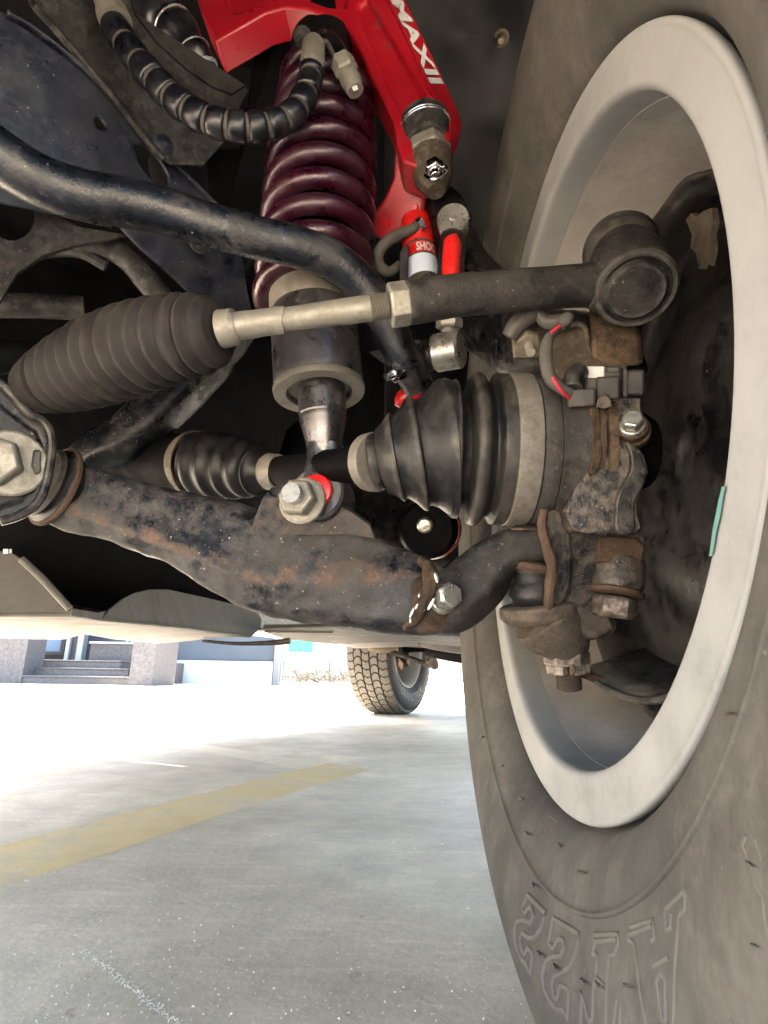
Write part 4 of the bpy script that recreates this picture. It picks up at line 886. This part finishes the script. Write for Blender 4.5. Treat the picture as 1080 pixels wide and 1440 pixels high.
A = at(566, 520, .455); ax = at(548, 528, .45)-A; q = MB(); q.hexa(A, ax, px(.455, 14), ax.length*.8, rot=.3); q.lathe(A+ax*.8, A+ax*1.3, [(0, px(.45, 7)), (1, px(.45, 6))], 14); q.build('lock_nut', m_chr, sk_, ang=25)

# red bump piece peeping behind the CV boot
q = MB(); q.tube(pst([(560, 572, .52, 6), (566, 562, .52, 12), (578, 556, .52, 14), (592, 560, .52, 12)], 4), 16); one(q, 'red_bushing', m_redp, 'bit of red bushing peeping out behind the CV boot', 'bushing')

# ================================================================ RESERVOIR CAN
rc = thing('reservoir_can', 'small red shock reservoir with printed label behind the tie rod', 'reservoir', at(592, 380, .53))
A, B = at(584, 308, .535), at(598, 420, .51)
q = MB(); q.lathe(A, B, [(0, .010), (.02, .0135), (.36, .0150), (.37, .0145), (.40, .0145)], 30); q.build('red_cap', m_redp, rc)
q = MB(); q.lathe(A+(B-A)*.40, B, [(0, .0150), (1, .0150)], 30); can = q.build('can', m_blk, rc)
def wrap(t0, t1, a0, a1, r, m_, name, par):
    axn_ = (B-A).normalized(); te = (EYE-A); te = (te-axn_*te.dot(axn_)).normalized(); sd = axn_.cross(te); rows = []
    for t in (t0, t1):
        rows.append([A+(B-A)*t+(te*math.cos(a_)+sd*math.sin(a_))*r for a_ in [a0+(a1-a0)*k/10 for k in range(11)]])
    mb = MB(); mb.sheet(rows); return mb.build(name, m_, par, ang=80)
wrap(.43, .56, -1.3, 1.3, .01515, m_redp, 'red_label', can)
wrap(.58, .80, -1.3, 1.3, .01515, m_lbl, 'pale_label', can)
axn_ = (B-A).normalized(); te = (EYE-A); te = (te-axn_*te.dot(axn_)).normalized(); sd = axn_.cross(te)
if sd.x < 0: sd = -sd
tx = text_mb('SHOC', Vector(), Vector((1, 0, 0)), Vector((0, 1, 0)), 1, 0, fit=(1, 1), bold=.03)
mb = MB(); mb.add([A+(B-A)*(.545-.10*p.y)+(te*math.cos(a_)+sd*math.sin(a_))*.0154 for p in tx.v for a_ in [-.15+1.25*p.x]], tx.f); mb.build('lettering', m_wht, can)
q = MB(); q.plate([at(*p) for p in ((562, 355, .50), (572, 342, .50), (575, 345, .50), (574, 400, .497), (598, 386, .495), (606, 380, .495), (608, 392, .495), (600, 415, .495), (562, 415, .495))], (EYE-at(575, 380, .5)).normalized(), .006); q.build('clamp_bracket', m_pls, rc, bevel=.0012)
q = MB(); q.tube(pst([(594, 312, .515, 5), (580, 322, .512, 7), (560, 330, .51, 8), (542, 342, .51, 8), (532, 358, .51, 8), (534, 374, .512, 8), (548, 382, .516, 7), (562, 372, .52, 6)], 5), 14); q.build('hose_loop', m_tape, rc)
q = MB(); q.lathe(at(586, 319, .5075), at(592, 313, .5085), [(0, px(.51, 9)), (1, px(.51, 9))], 16); q.build('hose_clip', m_chr, rc)

# ================================================================ SENSOR BRACKET, CONNECTOR, WIRE
sb = thing('sensor_bracket', 'bent brown steel bracket with a stud above the CV joint', 'bracket', at(745, 470, 0.4000))
pl = plane3((735, 470, 0.3950), (800, 470, 0.3850), (770, 520, 0.3800))
q = MB(); q.plate([at_pl(a, b, *pl) for a, b in ((718, 470), (724, 455), (742, 446), (760, 452), (800, 458), (818, 460), (824, 478), (828, 498), (850, 510), (882, 514), (880, 522), (838, 522), (812, 512), (806, 540), (770, 545), (760, 500), (722, 505))], pl[1], .002); q.build('bracket_plate', m_brk, sb, bevel=.0006)
q = MB(); q.tube(pst([(800, 458, 0.3830, 4), (815, 457, 0.3820, 4), (823, 466, 0.3810, 4), (827, 492, 0.3790, 4), (840, 508, 0.3780, 4), (880, 513, 0.3770, 4)], 5), 10, cs=kcs(.6)); q.build('bent_edge', m_brk, sb)
A = at(742, 478, 0.3880); ax = at(746, 494, 0.3750)-A
q = MB(); q.hexa(A, ax, px(0.3850, 17), ax.length*.45, rot=.2); q.build('hex_nut', m_brk, sb, ang=25)
q = MB(); q.tube([(A+ax*(.45+.05*i), px(0.3800, 6.5 if i % 2 else 5.5)) for i in range(14)], 14); q.build('stud', m_zinc, sb)
q = MB(); q.tube(pst([(716, 474, 0.3840, 10), (726, 458, 0.3820, 12), (742, 446, 0.3800, 11), (758, 440, 0.3780, 9), (768, 452, 0.3760, 9), (790, 452, 0.3750, 11), (800, 444, 0.3740, 8)], 5), 14, cs=kcs(.7)); q.build('folded_strap', m_tape, sb)
q = MB(); pl = plane3((722, 490, 0.3840), (760, 490, 0.3820), (740, 510, 0.3800)); q.plate([at_pl(a, b, *pl) for a, b in ((720, 468), (760, 470), (764, 488), (758, 502), (722, 502))], pl[1], .003); q.build('nut_plate', m_brk, sb, bevel=.001)

sc_ = thing('sensor_connector', 'black plastic sensor connector with a white tab and pink wire', 'connector', at(850, 550, 0.3540))
def cbox(name, m_, x0, y0, x1, y1, d, dep, par=sc_, bev=.0015, skew=0):
    pl_ = (at((x0+x1)/2, (y0+y1)/2, d), (EYE-at((x0+x1)/2, (y0+y1)/2, d)).normalized())
    mb = MB(); mb.plate([at_pl(a, b, *pl_) for a, b in ((x0, y0), (x1, y0+skew), (x1, y1+skew), (x0, y1))], pl_[1], dep); return mb.build(name, m_, par, bevel=bev)
cbox('plug_body', m_pls, 798, 548, 838, 574, 0.3460, .02, skew=-3)
cbox('plug_body', m_pls, 822, 514, 874, 560, 0.3520, .02)
cbox('socket_body', m_pls, 838, 530, 872, 564, 0.3440, .014, skew=-2)
hp_ = cbox('socket_body', m_pls, 872, 520, 906, 556, 0.3540, .02)
cbox('rib', m_pls, 876, 516, 882, 560, 0.3500, .02)
cbox('white_tab', m_whp, 826, 515, 850, 532, 0.3505, .004, bev=.0006)
cbox('latch', m_pls, 852, 516, 872, 524, 0.3480, .008, bev=.001)
cbox('latch', m_pls, 836, 566, 862, 573, 0.3450, .008, bev=.001)
q = MB(); q.tube(pst([(806, 546, 0.3480, 13), (808, 530, 0.3500, 15), (818, 520, 0.3520, 12)], 4), 14); q.build('wire_seal', m_rub, sc_)
q = MB(); q.lathe(at(849, 566, 0.3430), at(849, 560, 0.3480), [(0, px(0.3440, 9)), (1, px(0.3440, 9))], 16); q.build('clip_button', m_brk, sc_)
q = MB(); q.tube(pst([(784, 464, 0.3540, 5), (772, 475, 0.3520, 7), (768, 495, 0.3500, 9), (770, 520, 0.3480, 9.5), (777, 536, 0.3470, 9), (792, 548, 0.3470, 8), (802, 552, 0.3480, 7)], 6), 14); q.build('taped_loom', m_tape, sc_)
q = MB(); q.tube(pst([(777, 530, 0.3345, 2.6), (784, 542, 0.3345, 2.6), (792, 553, 0.3360, 2.6), (801, 560, 0.3400, 2.4)], 4), 8); q.build('pink_wire', m_wire, sc_)
q = MB(); q.tube(pst([(775, 468, 0.3430, 2.4), (782, 462, 0.3430, 2.4), (788, 458, 0.3440, 2.4)], 3), 8); q.build('pink_wire', m_wire, sc_)
q = MB(); q.tube(pst([(788, 458, 0.3520, 8), (796, 450, 0.3520, 9.5), (801, 443, 0.3520, 7)], 3), 12); q.build('loom_end', m_tape, sc_)
# thin brake line behind
q = MB(); q.tube(pst([(640, 478, .50, 4), (664, 492, .495, 4), (690, 507, .49, 4), (712, 511, .48, 4), (740, 505, .47, 4)], 5), 10); one(q, 'brake_line', m_rub, 'thin black brake line running behind the bracket', 'brake line')

# ================================================================ CHASSIS FRAME (top left)
cf = thing('chassis_frame', 'blue black pressed chassis rail with holes at the upper left', 'chassis frame', at(140, 200, .52))
pl = plane3((0, 60, .44), (280, 280, .56), (0, 215, .445))
def PL(lst, p_): return [at_pl(a, b, *p_) for a, b in lst]
def ell(cx, cy, rx, ry, rot, p_, n=14): return circ_px(cx, cy, rx, ry, p_, n, rot)
q = MB(); q.plate(PL([(-120, -60), (0, 14), (40, 36), (96, 78), (150, 130), (200, 184), (250, 236), (300, 285), (332, 330), (300, 330), (120, 310), (-120, 260)], pl), pl[1], .004,
    [(ell(141, 174, 6, 10, -.6, pl), None), (ell(214, 232, 13, 36, -.62, pl, 18), None)]); q.build('rail_face', m_frame, cf, bevel=.0015)
pe = [at_pl(a, b, pl[0]+pl[1]*.003, pl[1]) for a, b, *_ in cr([(10, 18, 0), (45, 38, 0), (100, 80, 0), (154, 132, 0), (205, 186, 0), (255, 238, 0), (304, 288, 0)], 5)]
q = MB(); q.tube([(p, .0026) for p in pe], 12); q.build('rolled_flange', m_frame, cf)
# second rail behind, right lower
pl2 = plane3((180, 320, .50), (330, 440, .60), (250, 300, .52))
q = MB(); q.plate(PL([(150, 300), (250, 300), (300, 330), (340, 350), (360, 470), (320, 450), (262, 408), (200, 352)], pl2), pl2[1], .01); q.build('rail_leg', m_frame, cf, bevel=.003)
q = MB(); q.plate(PL([(290, 210), (340, 210), (372, 0), (420, -80), (470, -80), (400, 20), (330, 260), (320, 330), (296, 330)], plane3((300, 300, .60), (400, 0, .66), (330, 330, .60))), pl2[1], .006); q.build('strut_tower', m_dark, cf, bevel=.002)
# lower cross-member piece with the round hole at left
pl3 = plane3((0, 300, .47), (120, 330, .50), (0, 360, .47))
q = MB(); q.plate(PL([(-80, 232), (0, 250), (60, 290), (110, 318), (180, 330), (150, 338), (108, 345), (60, 360), (24, 385), (0, 425), (-80, 440)], pl3), pl3[1], .006, [(ell(18, 304, 31, 34, .3, pl3, 18), None)]); q.build('cross_member', m_grey, cf, bevel=.003)
q = MB(); q.tube(pst([(100, 336, .53, 10), (160, 350, .535, 16), (200, 385, .54, 18), (228, 420, .55, 16)], 5), 16); q.build('gusset', m_grey, cf, disp=.002, dsc=50)
q = MB(); q.lathe(at(282, 336, .53), at(284, 342, .515), [(0, px(.53, 17)), (.5, px(.53, 17)), (.5, px(.53, 11)), (1, px(.53, 10))], 18); q.build('bolt_head', m_grey, cf)
# plate with holes that carries the hose
hb_ = thing('hose_bracket', 'grey pitted steel plate with one round bolt under the wrapped hose', 'bracket', at(240, 150, .53))
pl = plane3((90, 0, .47), (330, 150, .545), (240, 225, .52))
q = MB(); q.plate(PL([(20, -60), (50, 14), (62, 26), (110, 80), (160, 140), (200, 192), (226, 222), (240, 231), (286, 232), (318, 196), (336, 152), (349, 126), (345, 120), (326, 132), (300, 122), (262, 96), (222, 60), (190, 18), (172, -60)], pl), pl[1], .003,
    [(PL([(44, -4), (52, 8), (66, 30), (60, 26), (48, 14), (40, 2)], pl), .0028)]); q.build('plate', m_grey, hb_, bevel=.0012)
c0 = at_pl(229, 203, *pl); q = MB(); q.lathe(c0-pl[1]*.001, c0+pl[1]*.004, [(0, px(.52, 13)), (.4, px(.52, 14)), (.8, px(.52, 11)), (1, px(.52, 4))], 22); q.build('rivet', m_frame, hb_)
pe = [at_pl(a, b, pl[0]+pl[1]*.002, pl[1]) for a, b, *_ in cr([(50, 10, 0), (64, 26, 0), (112, 80, 0), (162, 140, 0), (202, 192, 0), (230, 224, 0)], 5)]
q = MB(); q.tube([(p, .003) for p in pe], 10); q.build('folded_edge', m_grey, hb_)

# cross brace under the bellows
q = MB(); q.tube(pst([(90, 672, .55, 22), (130, 640, .55, 24), (180, 612, .55, 28), (230, 570, .56, 32), (275, 520, .59, 34), (330, 450, .64, 32), (380, 390, .68, 30)], 6), 20, cs=kcs(.6)); one(q, 'cross_brace', m_blk, 'curved black brace passing below the ribbed bellows', 'brace', disp=.002, dsc=40)
# rear pivot of the lower arm with the silver bolt
rp = thing('rear_pivot', 'round black rear pivot bush with one silver bolt below the CV boot', 'pivot bush', at(600, 745, .62))
A, B = at(600, 745, .53), at(612, 742, .60)
q = MB(); q.lathe(A, B, [(0, px(.53, 36)), (.08, px(.53, 42)), (1, px(.53, 42))], 34); q.build('bush', m_dark, rp)
q = MB(); q.lathe(A+(B-A)*.35, A+(B-A)*.55, [(0, px(.53, 43)), (.5, px(.53, 46)), (1, px(.53, 43))], 34); q.build('red_seal', m_redp, rp)
q = MB(); q.lathe(at(597, 739, .520), at(598, 738, .531), [(0, px(.53, 8)), (.2, px(.53, 11)), (1, px(.53, 11.5))], 20); q.build('bolt_head', m_bolt, rp)
q = MB(); q.tube(pst([(430, 730, .56, 40), (500, 735, .58, 44), (560, 745, .60, 40), (620, 775, .62, 30)], 5), 18, cs=kcs(.6)); q.build('pivot_arm', m_blk, rp, disp=.003, dsc=40)

# ================================================================ SKID PLATES
ZS = .292
sp = thing('front_skid_plate', 'folded bare aluminium skid plate under the front of the chassis', 'skid plate', at_z(200, 885, ZS))
def zsheet(name, pts, z, m_, par, th=.004):
    mb = MB(); mb.plate([at_z(a, b, z) for a, b in pts], Vector((0, 0, -1)), th); return mb.build(name, m_, par, bevel=.0015)
zsheet('bottom_sheet', [(-120, 862), (0, 866), (104, 866), (142, 873), (260, 884), (352, 896), (300, 897), (270, 901), (222, 905), (160, 899), (118, 892), (92, 899), (50, 899), (-120, 893)], ZS, m_alu, sp)
def flange(name, base0, base1, pts, z, par, m_=m_alu, th=.005, lean=.25):
    a, b = at_z(*base0, z), at_z(*base1, z); d = (b-a).normalized(); up_ = (UP+Vector((-d.y, d.x, 0))*lean).normalized(); n_ = d.cross(up_).normalized()
    if n_.dot(a-EYE) > 0: n_ = -n_
    mb = MB(); mb.plate([at_pl(p, q_, a, n_) for p, q_ in pts], n_, th); return mb.build(name, m_, par, bevel=.0016)
fl1 = flange('left_flange', (0, 866), (104, 866), [(-120, 866), (-120, 765), (0, 774), (18, 777), (28, 784), (102, 862), (102, 866)], ZS, sp, lean=.35)
q = MB(); q.tube([(at(x, y, .70), .0045) for x, y in ((30, 786), (60, 814), (98, 856))], 8); q.build('folded_edge', m_alu, sp)
flange('right_flange', (142, 873), (352, 896), [(142, 872), (154, 856), (172, 842), (190, 833), (212, 828), (235, 828), (290, 840), (345, 853), (362, 860), (369, 872), (366, 885), (353, 896)], ZS, sp, lean=.35)
flange('notch_plate', (104, 866), (142, 873), [(103, 866), (104, 855), (138, 861), (152, 858), (152, 874)], ZS, sp, lean=.2)
q = MB(); q.lathe(at(11, 778, .735), at(11, 772, .735), [(0, .005), (1, .005)], 12); q.build('bolt_head', m_bolt, sp)
sp2 = thing('rear_skid_plate', 'flat aluminium guard plates further back below the gearbox', 'skid plate', at_z(500, 900, .30))
zsheet('front_sheet', [(362, 886), (470, 882), (560, 893), (690, 899), (690, 912), (560, 903), (470, 906), (400, 899)], .305, m_alu, sp2)
flange('side_flange', (368, 889), (470, 890), [(370, 878), (466, 877), (468, 890), (372, 889)], .302, sp2, th=.004, lean=.1)
flange('side_flange', (470, 892), (590, 893), [(474, 884), (500, 877), (600, 886), (640, 893), (590, 896), (472, 893)], .31, sp2, th=.004, lean=.3)
zsheet('rear_sheet', [(455, 899), (580, 898), (590, 909), (500, 912)], .33, m_alu, sp2)
# exhaust / cable hanging dark
q = MB(); q.tube(pst([(285, 901, 1.25, 2), (330, 905, 1.25, 2.5), (380, 904, 1.25, 3.5), (408, 901, 1.25, 4.5)], 4), 10); one(q, 'under_cable', m_rub, 'black cable sagging just below the skid plate', 'cable')
# fuel tank guard: silver rounded belly
q = MB(); q.tube(pst([(590, 893, 2.3, 14), (620, 898, 2.2, 17), (660, 902, 2.1, 18), (720, 904, 2.0, 18)], 4), 20, cs=lambda i, th: (math.cos(th), math.sin(th)*2.2)); one(q, 'tank_guard', m_alu, 'rounded silver tank guard showing above the rear wheel', 'tank guard')
q = MB(); q.tube(pst([(560, 902, 2.5, 6), (590, 905, 2.45, 6), (620, 906, 2.4, 5)], 3), 12, cs=lambda i, th: (math.cos(th), math.sin(th)*2)); one(q, 'rusty_exhaust', m_or, 'rust brown exhaust section above the rear wheel', 'exhaust')

# ================================================================ REAR WHEEL
RC = veh(1.462, 2.86, .381); RN = -LAT; RV = REAR
rw = thing('wheel_assembly', 'distant rear wheel with chunky all terrain tread standing on the concrete', 'wheel', RC-UP*.381)
RR_ = .383; hw = .128
TP = [(-.100, .225), (-.118, .25), (-.134, .29), (-.134, .32), (-.126, .345), (-.112, .362), (-.100, .370), (.100, .370), (.112, .362), (.126, .345), (.134, .32), (.134, .29), (.129, .268), (.118, .25), (.100, .225)]
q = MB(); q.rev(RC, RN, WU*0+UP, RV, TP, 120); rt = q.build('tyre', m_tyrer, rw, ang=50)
blk = MB()
ND = 54
for k in range(ND):
    th = 2*math.pi*k/ND
    for j, (a, wd) in enumerate(((-.099, .0235), (-.049, .0215), (0, .0205), (.049, .0215), (.099, .0235))):
        t2 = th+(.5 if j % 2 else 0)*2*math.pi/ND; u2 = UP*math.cos(t2)+RV*math.sin(t2); tg = UP*-math.sin(t2)+RV*math.cos(t2)
        hl = .0185; sk2 = .008*(1 if j % 2 else -1); r0, r1 = .366, RR_ if abs(a) < .09 else RR_-.003
        vs = []
        for r in (r0, r1):
            rr = r if True else r
            dn = .010 if abs(a) > .09 else 0
            pts_ = [(-wd, -hl-sk2), (0, -hl+sk2*.6), (wd, -hl-sk2*.2), (wd*1.0, 0), (wd*.82, hl-sk2*.2), (0, hl+sk2*.6), (-wd*.82, hl-sk2), (-wd*1.0, 0)]
            for ax_, ty in pts_:
                drop = dn*max(0, (ax_*(1 if a > 0 else -1))/wd); ang_ = t2+ty/RR_
                vs.append(RC+RN*(a+ax_)+(UP*math.cos(ang_)+RV*math.sin(ang_))*(r-drop))
        n8 = 8
        blk.add(vs, [tuple(range(n8, 2*n8))]+[(i, (i+1) % n8, n8+(i+1) % n8, n8+i) for i in range(n8)])
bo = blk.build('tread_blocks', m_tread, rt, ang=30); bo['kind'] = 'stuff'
RR2 = [(.100, .228), (.112, .232), (.113, .226), (.104, .218), (.085, .206), (.02, .196), (-.06, .19), (-.06, .197), (.02, .203), (.085, .213)]
q = MB(); q.rev(RC, RN, UP, RV, RR2, 90, close=True); q.build('rim', m_rim, rw)
q = MB(); q.rev(RC, RN, UP, RV, [(-.05, .192), (-.045, .10), (-.02, .05), (-.02, .001)], 60); q.build('wheel_disc', m_dark, rw)
q = MB(); q.rev(RC, RN, UP, RV, [(-.03, .001), (.03, .05), (.035, .135), (.02, .15), (-.02, .15)], 48); q.build('brake_drum', m_dark, rw)
for th in (2.2, 3.6, 4.6):
    u2 = UP*math.cos(th)+RV*math.sin(th); q = MB(); q.box(RC+RN*.06+u2*.11, RN*.02, u2*.022, UP*math.sin(th)*-.035+RV*math.cos(th)*.035); q.build('brake_lever', m_brk if th < 3 else m_pad, rw)
# lettering round the rear sidewall
tx = text_mb('GRANDTREK', Vector(), Vector((1, 0, 0)), Vector((0, 1, 0)), 1, 0, fit=(1, 1))
mb = MB(); mb.add([RC+RN*(.1345)+(UP*math.cos(a_)+RV*math.sin(a_))*(.262+.044*(1-p.y)+.0) for p in tx.v for a_ in [math.pi+.62-1.25*p.x]], tx.f); mb.build('lettering', mat('rear_letter_rubber', (.09, .095, .11), .6, var=.1, bump=0), rt)
# axle, shock
rx = thing('rear_axle', 'dark rear axle tube reaching in above the rear wheel', 'axle', veh(.75, 2.86, .38))
q = MB(); q.lathe(veh(0.12, 2.86, .40), veh(1.38, 2.86, .40), [(0, .045), (.40, .045), (.46, .12), (.58, .12), (.64, .045), (1, .045)], 24); q.build('axle_tube', m_dark, rx)
q = MB(); q.tube(pst([(536, 912, 3.15, 3.5), (572, 924, 3.1, 3.5), (606, 936, 3.05, 3.5)], 3), 12); one(q, 'rear_shock', m_grey, 'slim grey rear damper slanting across the rear wheel', 'damper')
q = MB(); q.tube(pst([(604, 926, 3.05, 8), (610, 934, 3.05, 7), (613, 940, 3.05, 4)], 3), 12); q.build('shock_mount', m_brk, rx)
q = MB(); q.tube(pst([(518, 908, 3.1, 7), (540, 910, 3.1, 9), (556, 906, 3.1, 7)], 3), 12); q.build('shock_mount', m_brk, rx)
vb = MB(); vb.box(veh(.4, 3.2, .50), LAT*.05, REAR*.9, UP*.05); vb.build('leaf_spring', m_dark, rx)
# far chassis bits on the right behind the tyre
q = MB(); q.tube(pst([(600, 917, 2.6, 6), (640, 922, 2.5, 9), (690, 928, 2.4, 10)], 3), 12); one(q, 'tow_bar', m_dark, 'dark crossbar under the tail of the truck', 'crossbar')
